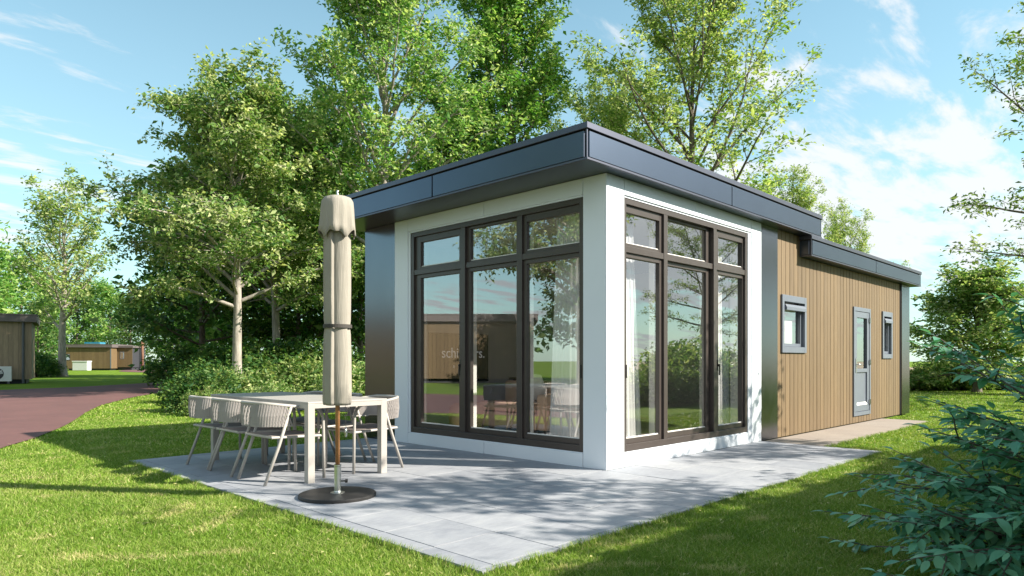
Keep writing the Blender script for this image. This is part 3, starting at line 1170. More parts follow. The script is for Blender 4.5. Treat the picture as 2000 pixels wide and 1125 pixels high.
def make_chair():
    """faces +x; rear feet at x=-0.305, front feet at x=+0.305, half width 0.27"""
    t = thing('rope_chair', 'x', 'chair', group='rope chairs round the garden table')
    r = 0.0155
    hw = 0.275
    # top rail: arm, round the back, arm, with the front ends bending down into the front legs
    def rail_z(x):
        return 0.700 + 0.055 * max(0.0, min(1.0, (0.16 - x) / 0.45)) ** 1.2
    back = []
    n = 26
    for i in range(n + 1):
        a = math.pi / 2 + math.pi * i / n
        c_, s_ = math.cos(a), math.sin(a)
        px = -0.02 + 0.315 * math.copysign(abs(c_) ** 0.75, c_)
        py = hw * math.copysign(abs(s_) ** 0.62, s_)
        back.append((px, py))
    rail = []
    for px in (0.17, 0.10, 0.04):
        rail.append((px, hw, rail_z(px)))
    rail += [(p[0], p[1], rail_z(p[0])) for p in back]
    for px in (0.04, 0.10, 0.17):
        rail.append((px, -hw, rail_z(px)))
    MB().tube(rail, r, 8).build('top_rail', MAT['taupe_metal'], t, smooth=True)
    for s in (-1, 1):
        pts = [(0.17, s * hw, 0.700)]
        for k in range(1, 8):
            a = k / 7 * math.pi / 2
            pts.append((0.17 + 0.125 * math.sin(a), s * hw, 0.700 - 0.125 * (1 - math.cos(a))))
        pts += [(0.30, s * hw, 0.40), (0.305, s * hw, 0.0)]
        MB().tube(pts, r, 8).build('leg', MAT['taupe_metal'], t, smooth=True)
        MB().tube([(-0.305, s * (hw - .005), 0.0), (-0.165, s * hw, 0.36), (-0.045, s * hw, rail_z(-0.04) - 0.004)], r, 8).build('leg', MAT['taupe_metal'], t, smooth=True)
    # lower rail of the woven band
    low = [(p[0] * 0.97 - 0.004, p[1] * 0.985, 0.535 + 0.01 * (p[0] < -0.2)) for p in back]
    MB().tube(low, 0.008, 6).build('lower_rail', MAT['taupe_metal'], t, smooth=True)
    # woven rope: each cord a slanting strand, two crossing layers
    dense = []
    for i in range(len(back) - 1):
        for k in range(5):
            u = k / 5
            dense.append((back[i][0] * (1 - u) + back[i + 1][0] * u, back[i][1] * (1 - u) + back[i + 1][1] * u))
    dense.append(back[-1])
    rope = MB()
    nd = len(dense)
    for lay, sh in ((0, 5), (1, -5)):
        for i in range(0, nd, 2 if lay == 0 else 4):
            j = i + sh
            if j < 0 or j >= nd:
                continue
            a_, b_ = dense[i], dense[j]
            mid = dense[(i + j) // 2]
            off = 1.012 + 0.012 * lay
            rope.tube([(a_[0] * off, a_[1] * off, rail_z(a_[0]) - 0.005), (mid[0] * off * 1.01, mid[1] * off * 1.01, 0.635), (b_[0] * 0.98 * off, b_[1] * 0.99 * off, 0.535)], 0.0078, 4, cap=False)
    rope.build('rope_back', MAT['rope'], t)
    # seat
    st = MB()
    st.tube([(-0.225, -0.262, 0.435), (-0.225, 0.262, 0.435)], 0.012, 8)
    st.tube([(0.285, -0.262, 0.418), (0.285, 0.262, 0.418)], 0.012, 8)
    for s in (-1, 1):
        st.tube([(-0.235, s * 0.262, 0.435), (0.30, s * 0.262, 0.418)], 0.012, 8)
    st.build('seat_frame', MAT['taupe_metal'], t)
    sg = MB()
    nx = 10
    for i in range(nx + 1):
        u = i / nx
        xx_ = -0.225 + 0.51 * u
        zz_ = 0.452 - 0.017 * u - 0.012 * math.sin(math.pi * u)
        sg.v += [(xx_, -0.246, zz_), (xx_, 0.246, zz_), (xx_, 0.246, zz_ - .010), (xx_, -0.246, zz_ - .010)]
    for i in range(nx):
        q = 4 * i
        for k in range(4):
            sg.f.append((q + k, q + 4 + k, q + 4 + (k + 1) % 4, q + (k + 1) % 4))
    sg.f += [(0, 1, 2, 3), (4 * nx + 3, 4 * nx + 2, 4 * nx + 1, 4 * nx)]
    sg.build('seat', MAT['seat_sling'], t)
    return t


chair = make_chair()
spots = [(-2.615, 1.975, 0, 'rope backed chair nearest the viewer in the row on the lawn side of the table'),
         (-2.615, 2.667, 0, 'middle rope backed chair in the row on the lawn side of the table'),
         (-2.605, 3.297, 0, 'rope backed chair farthest from the viewer on the lawn side of the table'),
         (-1.665, 1.970, 180, 'rope backed chair nearest the viewer on the house side of the table'),
         (-1.655, 2.690, 180, 'middle rope backed chair on the house side of the table'),
         (-1.665, 3.320, 180, 'rope backed chair farthest from the viewer on the house side of the table')]
for i, (x, y, a, lab) in enumerate(spots):
    o = chair if i == 0 else copy_tree(chair)
    o.location = (x, y, 0)
    o.rotation_euler = (0, 0, R(a + random.Random(i).uniform(-1.2, 1.2)))
    o['label'] = lab

# ------------------------------------------------------------------ parasol
PX, PY = -2.70, 0.81
par = thing('parasol', 'closed beige parasol with wooden pole on black round base', 'parasol', (PX, PY, 0))
MB().lathe([(0.318, 0.001), (0.322, 0.006), (0.322, 0.022), (0.316, 0.028), (0.05, 0.031)], 56).build('base_plate', MAT['black_plate'], par, bevel=0)
slv = MB()
slv.lathe([(0.060, 0.030), (0.060, 0.036), (0.032, 0.042), (0.029, 0.05), (0.029, 0.255), (0.031, 0.258), (0.031, 0.27), (0.022, 0.271)], 20)
slv.build('sleeve', MAT['steel'], par, smooth=False)
kn = MB()
kn.tube([(0.02, -0.018, 0.13), (0.055, -0.05, 0.13)], 0.006, 8)
kn.tube([(0.048, -0.043, 0.13), (0.062, -0.056, 0.13)], 0.016, 10)
kn.build('clamp_knob', MAT['black_plate'], par)
MB().tube([(0, 0, 0.262), (0, 0, 2.50)], 0.019, 14).build('pole', MAT['pole_wood'], par, smooth=True)


def folded(prof, n=120, folds=6, seed=0, flap=0.0, depth=0.34):
    """draped cloth: rings of (z, radius, fold depth)"""
    rr = random.Random(seed)
    ph = [rr.uniform(-0.25, 0.25) for _ in range(folds)]
    v, f = [], []
    for (z, r0, dep) in prof:
        for k in range(n):
            th = 2 * math.pi * k / n
            u = (th / (2 * math.pi) * folds) % 1.0
            w = int(th / (2 * math.pi) * folds) % folds
            # each gore is rolled over the next: slow rise, quick drop
            s = (u ** 0.8) if u < 0.86 else max(0.0, 1 - (u - 0.86) / 0.14)
            r = r0 * (1 - dep * (1 - s) * (0.8 + ph[w]))
            v.append((r * math.cos(th), r * math.sin(th), z))
    m_ = len(prof)
    for j in range(m_ - 1):
        for k in range(n):
            k2 = (k + 1) % n
            f.append((j * n + k, j * n + k2, (j + 1) * n + k2, (j + 1) * n + k))
    return v, f


prof = [(0.785, 0.105, 0.4), (0.775, 0.132, 0.40), (0.80, 0.139, 0.38), (0.95, 0.139, 0.34), (1.2, 0.134, 0.30), (1.37, 0.127, 0.26), (1.42, 0.120, 0.24), (1.45, 0.120, 0.24), (1.50, 0.127, 0.26), (1.75, 0.131, 0.28), (2.0, 0.131, 0.28), (2.2, 0.128, 0.27), (2.4, 0.115, 0.25), (2.5, 0.07, 0.2)]
v, f = folded(prof, 160, 5, 3)
me = np_mesh('canopy', np.array(v), np.array(f), True)
me.materials.append(MAT['parasol_cloth'])
cn = link(bpy.data.objects.new('canopy', me), par)
cn.rotation_euler = (0, 0, R(150))
cn.scale = (0.93, 0.93, 1)
sm_ = cn.modifiers.new('thick', 'SOLIDIFY')
sm_.thickness = 0.003
# vent cap draped over the top
v, f = [], []
n, rows = 144, [(0.03, 2.542), (0.085, 2.538), (0.122, 2.525), (0.140, 2.495), (0.146, 2.44), (0.150, 2.36), (0.156, 2.28), (0.163, 2.215)]
for j, (r0, z) in enumerate(rows):
    for k in range(n):
        th = 2 * math.pi * k / n
        g_ = max(0.0, (j - 2) / 5)
        wv = 0.055 * math.sin(5 * th + 0.6) + 0.045 * math.sin(11 * th + 2.0)
        zz_ = z + (0.022 * math.sin(5 * th + 0.6) + 0.014 * math.sin(9 * th)) * (1 if j == len(rows) - 1 else 0.4 * (j == len(rows) - 2))
        v.append((r0 * (1 + wv * g_) * math.cos(th), r0 * (1 + wv * g_) * math.sin(th), zz_))
for j in range(len(rows) - 1):
    for k in range(n):
        k2 = (k + 1) % n
        f.append((j * n + k, j * n + k2, (j + 1) * n + k2, (j + 1) * n + k))
me = np_mesh('vent_cap', np.array(v), np.array(f)[:, ::-1], True)
me.materials.append(MAT['parasol_cloth'])
vc = link(bpy.data.objects.new('vent_cap', me), par)
vc.scale = (0.93, 0.93, 1)
sm_ = vc.modifiers.new('thick', 'SOLIDIFY')
sm_.thickness = 0.003
MB().lathe([(0.024, 2.540), (0.022, 2.546), (0.010, 2.552), (0.008, 2.572), (0.011, 2.582), (0.006, 2.594), (0.002, 2.598)], 16).build('finial', MAT['steel'], par, smooth=True)
st = MB()
ring = [(0.1195 * math.cos(2 * math.pi * k / 36), 0.1195 * math.sin(2 * math.pi * k / 36)) for k in range(36)]
for z in (1.425, 1.455):
    st.v += [(p[0], p[1], z) for p in ring]
    st.v += [(p[0] * .97, p[1] * .97, z) for p in ring]
for k in range(36):
    k2 = (k + 1) % 36
    st.f += [(k, k2, 72 + k2, 72 + k), (36 + k2, 36 + k, 108 + k, 108 + k2), (72 + k, 72 + k2, 108 + k2, 108 + k), (k2, k, 36 + k, 36 + k2)]
st.build('strap', MAT['dark_strap'], par)
cd_ = MB()
cd_.tube([(0.045, -0.045, 0.80), (0.05, -0.05, 0.58)], 0.0018, 5)
cd_.build('pull_cord', MAT['dark_strap'], par)
MB().lathe([(0.004, 0.50), (0.011, 0.51), (0.012, 0.55), (0.005, 0.585)], 10, (0.05, -0.05)).build('cord_toggle', MAT['steel'], par, smooth=True)

# ------------------------------------------------------------------ trees


def tree_skeleton(seed, H, cb, prof, trunk_r, n_limb, elev=(20, 65), sub=6, twig=4, droop=0.15, lean=0.02, fork=None, twig_len=0.55, top=0.93, sides=8):
    """returns (tube meshbuilder, twig points array, twig dirs array)"""
    rg = random.Random(seed)
    mb = MB()
    anchors, adirs = [], []
    pts, rad = [], []
    ax, ay = rg.uniform(-lean, lean) * H, rg.uniform(-lean, lean) * H
    ph = rg.uniform(0, 6)
    nseg = 14

    def trunk_at(t):
        return Vector((ax * t + 0.012 * H * math.sin(3.1 * t * 2 + ph) * t, ay * t + 0.012 * H * math.sin(2.7 * t * 2 + ph * 2) * t, H * top * t))

    def trunk_rad(t):
        return trunk_r * ((1 - t) ** 0.8 * 0.92 + 0.06) * (1 + 0.55 * math.exp(-t * 45))
    for i in range(nseg + 1):
        t = i / nseg
        if i == 1:
            pts.append(trunk_at(0.018))
            rad.append(trunk_rad(0.018))
        pts.append(trunk_at(t))
        rad.append(trunk_rad(t))
    mb.tube(pts, rad, sides)
    ga = rg.uniform(0, 6)
    for i in range(n_limb):
        u = (i + rg.uniform(0, 0.8)) / n_limb
        t = (cb + (0.97 - cb) * u ** 0.9) / top * top
        t = min(t, 0.985)
        ga += 2.39996 + rg.uniform(-0.5, 0.5)
        Lh = prof(u) * rg.uniform(0.72, 1.12)
        el = R(elev[0] + (elev[1] - elev[0]) * u + rg.uniform(-9, 9))
        d = Vector((math.cos(ga) * math.cos(el), math.sin(ga) * math.cos(el), math.sin(el)))
        p0 = trunk_at(t)
        r0 = min(trunk_rad(t) * 0.62, trunk_r * 0.42) * (0.7 + 0.3 * rg.random())
        k = 6
        lp, lr, ld = [p0], [r0], []
        step = Lh / max(0.35, math.cos(el)) ** 0.7 / k
        dd = d.copy()
        for s in range(k):
            dd = (dd + Vector((rg.uniform(-.16, .16), rg.uniform(-.16, .16), rg.uniform(-.12, .12) - droop * (s / k) + 0.05))).normalized()
            lp.append(lp[-1] + dd * step)
            lr.append(r0 * (1 - (s + 1) / k) ** 0.75 + 0.006)
            ld.append(dd.copy())
        mb.tube(lp, lr, 6, cap=False)
        for s in range(sub):
            q = 0.2 + 0.8 * (s + rg.random() * 0.9) / sub
            q = min(q, 0.999)
            si = int(q * k)
            fr_ = q * k - si
            bp = lp[si].lerp(lp[si + 1], fr_)
            side = ld[si].cross(Vector((0, 0, 1)))
            if side.length < 1e-3:
                side = Vector((1, 0, 0))
            side.normalize()
            sg = 1 if s % 2 else -1
            sdv = (ld[si] * rg.uniform(0.45, 0.9) + side * sg * rg.uniform(0.4, 0.95) + Vector((0, 0, rg.uniform(-0.25, 0.5)))).normalized()
            sl_ = Lh * rg.uniform(0.22, 0.42) * (1.25 - 0.5 * q)
            bl = [bp]
            bd = sdv.copy()
            for w in range(3):
                bd = (bd + Vector((rg.uniform(-.2, .2), rg.uniform(-.2, .2), rg.uniform(-.15, .15) - droop * 0.3))).normalized()
                bl.append(bl[-1] + bd * sl_ / 3)
            br_ = max(0.008, lr[si] * 0.45)
            mb.tube(bl, [br_, br_ * .7, br_ * .45, 0.005], 4, cap=False)
            for w in range(twig):
                q2 = (w + rg.random()) / twig
                ii = min(2, int(q2 * 3))
                tp = bl[ii].lerp(bl[ii + 1], q2 * 3 - ii)
                td = (bd * 0.6 + Vector((rg.uniform(-1, 1), rg.uniform(-1, 1), rg.uniform(-.5, .7)))).normalized()
                tl_ = twig_len * rg.uniform(0.6, 1.3)
                te = tp + td * tl_
                mb.tube([tp, te], [0.006, 0.003], 3, cap=False)
                anchors.append((tp, te))
            anchors.append((bl[2], bl[3]))
        anchors.append((lp[-2], lp[-1]))
    return mb, anchors


def leaf_mesh(name, anchors, per, size, spread, seed, mat, fold=0.25, flat=0.85, width=0.5):
    rg = np.random.default_rng(seed)
    A = np.array([a[0][:] for a in anchors])
    B = np.array([a[1][:] for a in anchors])
    na = len(A)
    idx = np.repeat(np.arange(na), per)
    n = len(idx)
    u = rg.uniform(0.1, 1.05, n)
    base = A[idx] + (B - A)[idx] * u[:, None] + rg.normal(0, spread, (n, 3))
    d = (B - A)[idx]
    d /= np.linalg.norm(d, axis=1, keepdims=True) + 1e-9
    d = d * 0.5 + rg.normal(0, 0.75, (n, 3)) * np.array([1, 1, 0.55])
    d[:, 2] -= 0.15
    d /= np.linalg.norm(d, axis=1, keepdims=True)
    up = rg.normal(0, flat, (n, 3)) + np.array([0, 0, 1.0])
    sd_ = np.cross(d, up)
    sd_ /= np.linalg.norm(sd_, axis=1, keepdims=True) + 1e-9
    nm = np.cross(sd_, d)
    sz = size * np.clip(rg.lognormal(0.0, 0.32, n), 0.4, 1.9)[:, None]
    wd = width * rg.uniform(0.8, 1.2, n)[:, None]
    v = np.empty((n, 4, 3))
    v[:, 0] = base
    v[:, 1] = base + d * sz * 0.48 + sd_ * sz * wd * 0.5 + nm * sz * fold * 0.5
    v[:, 2] = base + d * sz - nm * sz * 0.12
    v[:, 3] = base + d * sz * 0.48 - sd_ * sz * wd * 0.5 + nm * sz * fold * 0.5
    b = np.arange(n)[:, None] * 4
    f = np.concatenate([b + np.array([[0, 1, 2]]), b + np.array([[0, 2, 3]])], axis=1).reshape(-1, 3)
    me = np_mesh(name, v.reshape(-1, 3), f)
    at = me.attributes.new('rnd', 'FLOAT', 'POINT')
    ar = np.repeat(rg.normal(0.0, 0.22, na)[idx] + rg.uniform(0, 1, n), 4)
    at.data.foreach_set('value', np.clip(ar, 0, 1).astype(np.float32))
    me.materials.append(mat)
    return me


SPEC = {}


def species(key, leaf, bark, per, size, spread, seed, leafseed=None, flat=0.85, width=0.5, **kw):
    mb, an = tree_skeleton(seed, **kw)
    tm_ = mb.mesh('trunk', MAT[bark], True)
    lm = leaf_mesh('crown', an, per, size, spread, seed + 100, MAT[leaf], flat=flat, width=width)
    SPEC[key] = (tm_, lm)


ell = lambda a, b=0.5: (lambda u: a * (0.25 + 0.75 * math.sin(math.pi * (0.12 + 0.88 * min(1, u / (2 * b)) * 0.5 if u < b else 0.5 + 0.47 * (u - b) / (1 - b)))))

species('maple', 'leaf_main', 'bark_grey', 21, 0.16, 0.12, 5, H=11.3, cb=0.31, prof=lambda u: 4.6 * (1 - 0.15 * abs(u - 0.2)) * (1 - max(0, u - 0.35) ** 1.5 * 1.3), trunk_r=0.21, n_limb=42, elev=(24, 62), sub=8, twig=5, droop=0.34, twig_len=0.6)
species('tall', 'leaf_bright', 'bark_grey', 21, 0.165, 0.12, 21, H=16.8, cb=0.30, prof=lambda u: 4.0 * (1 - max(0, u - 0.3) ** 1.4 * 1.0), trunk_r=0.26, n_limb=36, elev=(35, 70), sub=7, twig=5, droop=0.05, twig_len=0.7)
species('dense', 'leaf_dense', 'bark_dark', 23, 0.17, 0.14, 33, H=17.2, cb=0.22, prof=lambda u: 3.3 * (1 - max(0, u - 0.45) ** 1.6 * 1.2), trunk_r=0.24, n_limb=42, elev=(25, 66), sub=7, twig=5, droop=0.08, twig_len=0.65)
species('thin', 'leaf_yellow', 'bark_dark', 18, 0.165, 0.12, 47, H=17.5, cb=0.30, prof=lambda u: 6.0 * (1 - max(0, u - 0.15) ** 1.1 * 0.62), trunk_r=0.24, n_limb=30, elev=(30, 66), sub=8, twig=5, droop=0.02, twig_len=0.75)
species('pale', 'leaf_yellow', 'bark_grey', 9, 0.27, 0.2, 58, H=14.2, cb=0.30, prof=lambda u: 4.2 * (1 - max(0, u - 0.3) ** 1.4 * 0.9), trunk_r=0.33, n_limb=26, elev=(28, 72), sub=6, twig=4, droop=0.05, twig_len=0.8, lean=0.005)
species('round', 'leaf_main', 'bark_dark', 16, 0.15, 0.13, 63, H=5.0, cb=0.16, prof=lambda u: 2.75 * (1 - u ** 1.7 * 0.85), trunk_r=0.15, n_limb=42, elev=(-4, 70), sub=7, twig=4, droop=0.22, twig_len=0.4)
species('forest', 'leaf_dense', 'bark_dark', 8, 0.36, 0.3, 71, H=11.5, cb=0.12, prof=lambda u: 3.7 * (1 - max(0, u - 0.3) ** 1.4 * 1.1), trunk_r=0.22, n_limb=26, elev=(5, 66), sub=5, twig=4, droop=0.2, twig_len=0.8)
species('forest_dark', 'leaf_dark', 'bark_dark', 8, 0.34, 0.3, 83, H=10.5, cb=0.10, prof=lambda u: 3.9 * (1 - max(0, u - 0.3) ** 1.4 * 1.1), trunk_r=0.2, n_limb=26, elev=(0, 62), sub=5, twig=4, droop=0.2, twig_len=0.8)
species('branchy', 'leaf_shrub', 'bark_dark', 10, 0.135, 0.10, 91, H=11.5, cb=0.30, prof=lambda u: 5.4 * (1 - u ** 1.5 * 0.6), trunk_r=0.2, n_limb=22, elev=(5, 64), sub=8, twig=5, droop=0.12, twig_len=0.5, width=0.45)


species('small', 'leaf_main', 'bark_dark', 5, 0.12, 0.09, 111, H=4.9, cb=0.52, prof=lambda u: 1.75 * (1 - u ** 1.6 * 0.5), trunk_r=0.09, n_limb=14, elev=(10, 66), sub=6, twig=4, droop=0.05, twig_len=0.4)


def tree(key, name, label, loc, rz=0, sc=1.0, group=None, cat='tree', sz=None):
    t = thing(name, label, cat, (loc[0], loc[1], GZ - 0.02), R(rz), group)
    t.scale = (sc, sc, sz or sc)
    tm_, lm = SPEC[key]
    link(bpy.data.objects.new('trunk', tm_), t)
    link(bpy.data.objects.new('crown', lm), t)
    return t


fw = Vector((math.cos(YAW), math.sin(YAW), 0))
rt_ = Vector((math.sin(YAW), -math.cos(YAW), 0))


def at(px, depth):
    """ground point in the direction of a picture column, at a distance along the view"""
    p = CAM + fw * depth + rt_ * ((px - 1000) / 1340 * depth)
    return (p.x, p.y)


tree('maple', 'broadleaf_tree', 'spreading green tree with pale grey trunk on the lawn behind the garden table', (4.71, 19.57), 40, 0.9)
tree('tall', 'broadleaf_tree', 'tall bright green tree whose grey trunk rises behind the left end of the roof', at(752, 26), 10, 1.0)
tree('dense', 'broadleaf_tree', 'tall dense dark green tree behind the middle of the front roof edge', at(1000, 30), 0, 1.06)
tree('thin', 'broadleaf_tree', 'tall airy yellow green tree with bare dark branches above the side roof', at(1352, 29), 75, 1.0)
tree('pale', 'broadleaf_tree', 'slim pale leaved tree with whitish trunk beyond the red road', (7.11, 54.49), 20, 0.88)
tree('round', 'broadleaf_tree', 'low round green tree on the lawn past the far end of the chalet', at(1908, 25.5), 30, 1.0, sz=0.80)
tree('thin', 'broadleaf_tree', 'yellow green treetop showing over the stepped lower roof', at(1655, 37), 200, 0.47)
tree('thin', 'broadleaf_tree', 'small yellow green tree just above the roof seam left of the roof step', at(1540, 34), 20, 0.52)
tree('dense', 'broadleaf_tree', 'dense green tree partly hidden between the tall tree and the roof', at(885, 33), 120, 0.80)
tree('thin', 'broadleaf_tree', 'light green tree right behind the front roof corner', at(1190, 34), 150, 0.80)
tree('tall', 'broadleaf_tree', 'leafy tree between the spreading tree and the tall bright tree', at(640, 31), 90, 0.72)
tree('maple', 'broadleaf_tree', 'large leafy tree just behind the spreading grey trunked tree', at(540, 30), 160, 0.98)
# the wood behind
wood = [(395, 33, 'forest_dark', 0.95, 0), (470, 38, 'forest', 1.0, 40), (585, 35, 'forest_dark', 0.9, 80), (650, 40, 'forest', 1.0, 200), (372, 50, 'forest_dark', 0.95, 130),
        (705, 36, 'forest_dark', 0.9, 20), (770, 42, 'forest', 0.95, 260), (520, 46, 'forest', 1.1, 310), (420, 52, 'forest', 1.05, 11), (280, 108, 'forest_dark', 1.05, 15),
        (350, 100, 'forest', 1.1, 66), (215, 118, 'forest', 1.15, 99), (150, 122, 'forest_dark', 1.2, 144), (95, 112, 'forest', 1.2, 170), (40, 84, 'forest', 1.15, 222),
        (-30, 74, 'forest', 1.1, 290), (75, 66, 'forest_dark', 0.62, 33), (-90, 60, 'forest', 1.2, 7), (840, 46, 'forest', 1.0, 45), (930, 50, 'forest', 1.0, 145), (1100, 48, 'forest', 1.05, 245),
        (255, 96, 'forest_dark', 0.85, 300), (345, 120, 'forest_dark', 0.95, 60), (180, 128, 'forest', 1.25, 190)]
ords = ['dark tree in the shaded wood left of the spreading tree', 'green tree in the wood right behind the pale grey trunk', 'dark tree in the wood left of the parasol', 'green tree in the wood directly behind the parasol', 'dark tree at the left edge of the wood by the road bend',
        'dark tree in the wood just left of the chalet front', 'green treetop low behind the left end of the roof edge', 'green tree deep in the wood behind the spreading tree', 'green tree deep in the wood, above the road bend', 'dark tree in the distance right of the far chalet',
        'distant green tree above the end of the side road', 'distant green tree behind the far chalet roof', 'dark distant tree behind the left part of the far chalet', 'distant green tree between near chalet and pale trunk', 'green tree rising above the near chalet roof corner',
        'green tree rising behind the near chalet at the left edge', 'small dark tree beside the corner of the near chalet', 'green tree behind the near chalet, outside the left edge', 'green treetop hidden low behind the front roof, left part', 'green treetop hidden low behind the front roof, middle', 'green treetop hidden low behind the roof corner',
        'dark distant tree right behind the brown post', 'dark tree beside the side road, right of the brown post', 'tallest distant tree behind the far chalet']
for (px, dp, key, sc, rz), lab in zip(wood, ords):
    tree(key, 'woodland_tree', lab, at(px, dp), rz, sc, 'trees of the wood behind the lawn')
# trees outside the right edge: their branches hang into the picture and shade the lawn
tree('branchy', 'broadleaf_tree', 'tree outside the right edge whose thin leafy branches hang into the sky', (21.6, -2.7), 0, 1.0)
tree('small', 'broadleaf_tree', 'small tree before the neighbouring chalet outside the right edge, its shadow dapples the terrace', (2.1, -5.75), 70, 1.0)
tree('branchy', 'broadleaf_tree', 'open crowned tree far to the right, mirrored in the side window', (25, -12.5), 140, 0.72)
tree('small', 'broadleaf_tree', 'small tree outside the right edge, its shadow falls by the garden path', (6.3, -5.75), 200, 1.0)
# tree mirrored in the front window
tree('maple', 'broadleaf_tree', 'tree left of the viewer, seen mirrored in the front window', (-13.2, 11.0), 0, 0.86)
tree('forest', 'broadleaf_tree', 'dark tree left of the viewer, mirrored at the edge of the front window', (-21, 15.5), 0, 0.8)

# ------------------------------------------------------------------ shrubs


def shrub_species(key, leaf, size, seed, n=620, per=9, r=(1.0, 1.0, 0.9)):
    rg = random.Random(seed)
    mb = MB()
    an = []
    for i in range(n):
        a = rg.uniform(0, 2 * math.pi)
        u = rg.uniform(0.02, 1)
        el = math.asin(u)
        q = rg.uniform(0.55, 1.0) * (0.85 + 0.18 * math.sin(3 * a + seed) * math.cos(2.3 * el * 2 + seed))
        p = Vector((r[0] * q * math.cos(a) * math.cos(el), r[1] * q * math.sin(a) * math.cos(el), 0.08 + r[2] * q * math.sin(el)))
        d = Vector((p.x, p.y, p.z * 0.9 + 0.15)).normalized()
        d = (d + Vector((rg.uniform(-.5, .5), rg.uniform(-.5, .5), rg.uniform(-.3, .5)))).normalized()
        an.append((p, p + d * 0.2))
        if i % 7 == 0:
            mb.tube([(p.x * 0.12, p.y * 0.12, 0), (p.x * 0.5, p.y * 0.5, p.z * 0.55), tuple(p)], [0.018, 0.011, 0.004], 4, cap=False)
    SPEC[key] = (mb.mesh('stems', MAT['bark_dark'], True), leaf_mesh('foliage', an, per, size, 0.05, seed + 7, MAT[leaf]))


shrub_species('bushA', 'leaf_shrub', 0.085, 3)
shrub_species('bushB', 'leaf_dark', 0.085, 8)
shrub_species('bushC', 'leaf_main', 0.085, 15)


def shrub(key, label, loc, s, rz=0, group='shrubs bordering the lawn', sz=None):
    t = thing('shrub', label, 'shrub', (loc[0], loc[1], GZ - 0.03), R(rz), group)
    t.scale = (s, s, sz or s)
    a, b = SPEC[key]
    link(bpy.data.objects.new('stems', a), t)
    link(bpy.data.objects.new('foliage', b), t)
    return t


sh = [('bushB', 402, 16.2, 0.95, 'dark shrub at the left end of the border, by the road bend'),
      ('bushA', 412, 15.0, 0.62, 'low pale green shrub left of the chair backs'),
      ('bushB', 408, 19.5, 1.15, 'dark shrub behind the pale low shrub at the left'),
      ('bushA', 440, 18.2, 0.95, 'sunlit pale shrub just left of the grey trunk'),
      ('bushC', 500, 18.0, 0.95, 'low green shrub just right of the grey trunk'),
      ('bushC', 540, 16.0, 0.72, 'low green shrub behind the garden table top'),
      ('bushA', 585, 18.6, 1.25, 'big sunlit pale shrub left of the parasol'),
      ('bushA', 640, 19.5, 1.3, 'pale shrub directly behind the parasol'),
      ('bushC', 692, 16.8, 1.1, 'green shrub between the parasol and the chalet wall'),
      ('bushB', 455, 25.5, 1.8, 'dark shrub at the foot of the wood behind the grey trunk'),
      ('bushB', 540, 27, 2.0, 'dark shrub deep in the wood left of the parasol'),
      ('bushB', 425, 26, 1.7, 'dark shrub deep in the wood at its left side'),
      ('bushB', 630, 28, 2.1, 'dark shrub deep in the wood behind the parasol'),
      ('bushB', 372, 33, 1.8, 'dark shrub at the inside of the road bend'),
      ('bushC', 85, 52, 1.6, 'round green shrub at the foot of the pale trunked tree'),
      ('bushB', 70, 49, 1.7, 'dark green shrub beside the near chalet corner')]
for i, (k, px, dp, s, lab) in enumerate(sh):
    shrub(k, lab, at(px, dp), s, 53 * i)
hd_ = [(1795, 27.5, 1.05, 'first hedge shrub next to the far end of the chalet'), (1838, 28.2, 1.15, 'second hedge shrub from the far end of the chalet'), (1880, 27.8, 1.05, 'hedge shrub left of the round tree trunk'),
       (1925, 28.4, 1.15, 'hedge shrub right behind the round tree trunk'), (1972, 28.0, 1.1, 'hedge shrub at the right edge behind the foreground bush'), (2025, 27.6, 1.2, 'hedge shrub just outside the right edge')]
for i, (px, dp, s, lab) in enumerate(hd_):
    shrub('bushB' if i % 2 else 'bushA', lab, at(px, dp), s, 71 * i, 'hedge shrubs past the end of the chalet')
for i, (x, y, s, lab) in enumerate([(10.4, -5.6, 1.15, 'shrub outside the right edge, mirrored in the middle side pane'), (12.2, -6.0, 1.7, 'large shrub outside the right edge, mirrored in the side window'),
                                    (8.8, -7.0, 1.2, 'shrub outside the right edge, mirrored in the left side pane'), (14.8, -7.2, 1.8, 'shrub farthest along the right side, mirrored in the side window')]):
    shrub('bushC' if i % 2 else 'bushA', lab, (x, y), s, 30 * i, 'shrubs mirrored in the side window')

# ------------------------------------------------------------------ foreground bush
rg = random.Random(77)
bush = thing('foreground_bush', 'large shaded blue green bush with oval leaves close to viewer at right', 'bush', (-1.42, -4.26, GZ - 0.02))
stems = MB()
leaves = []
bo = Vector((-1.42, -4.26, GZ - 0.02))


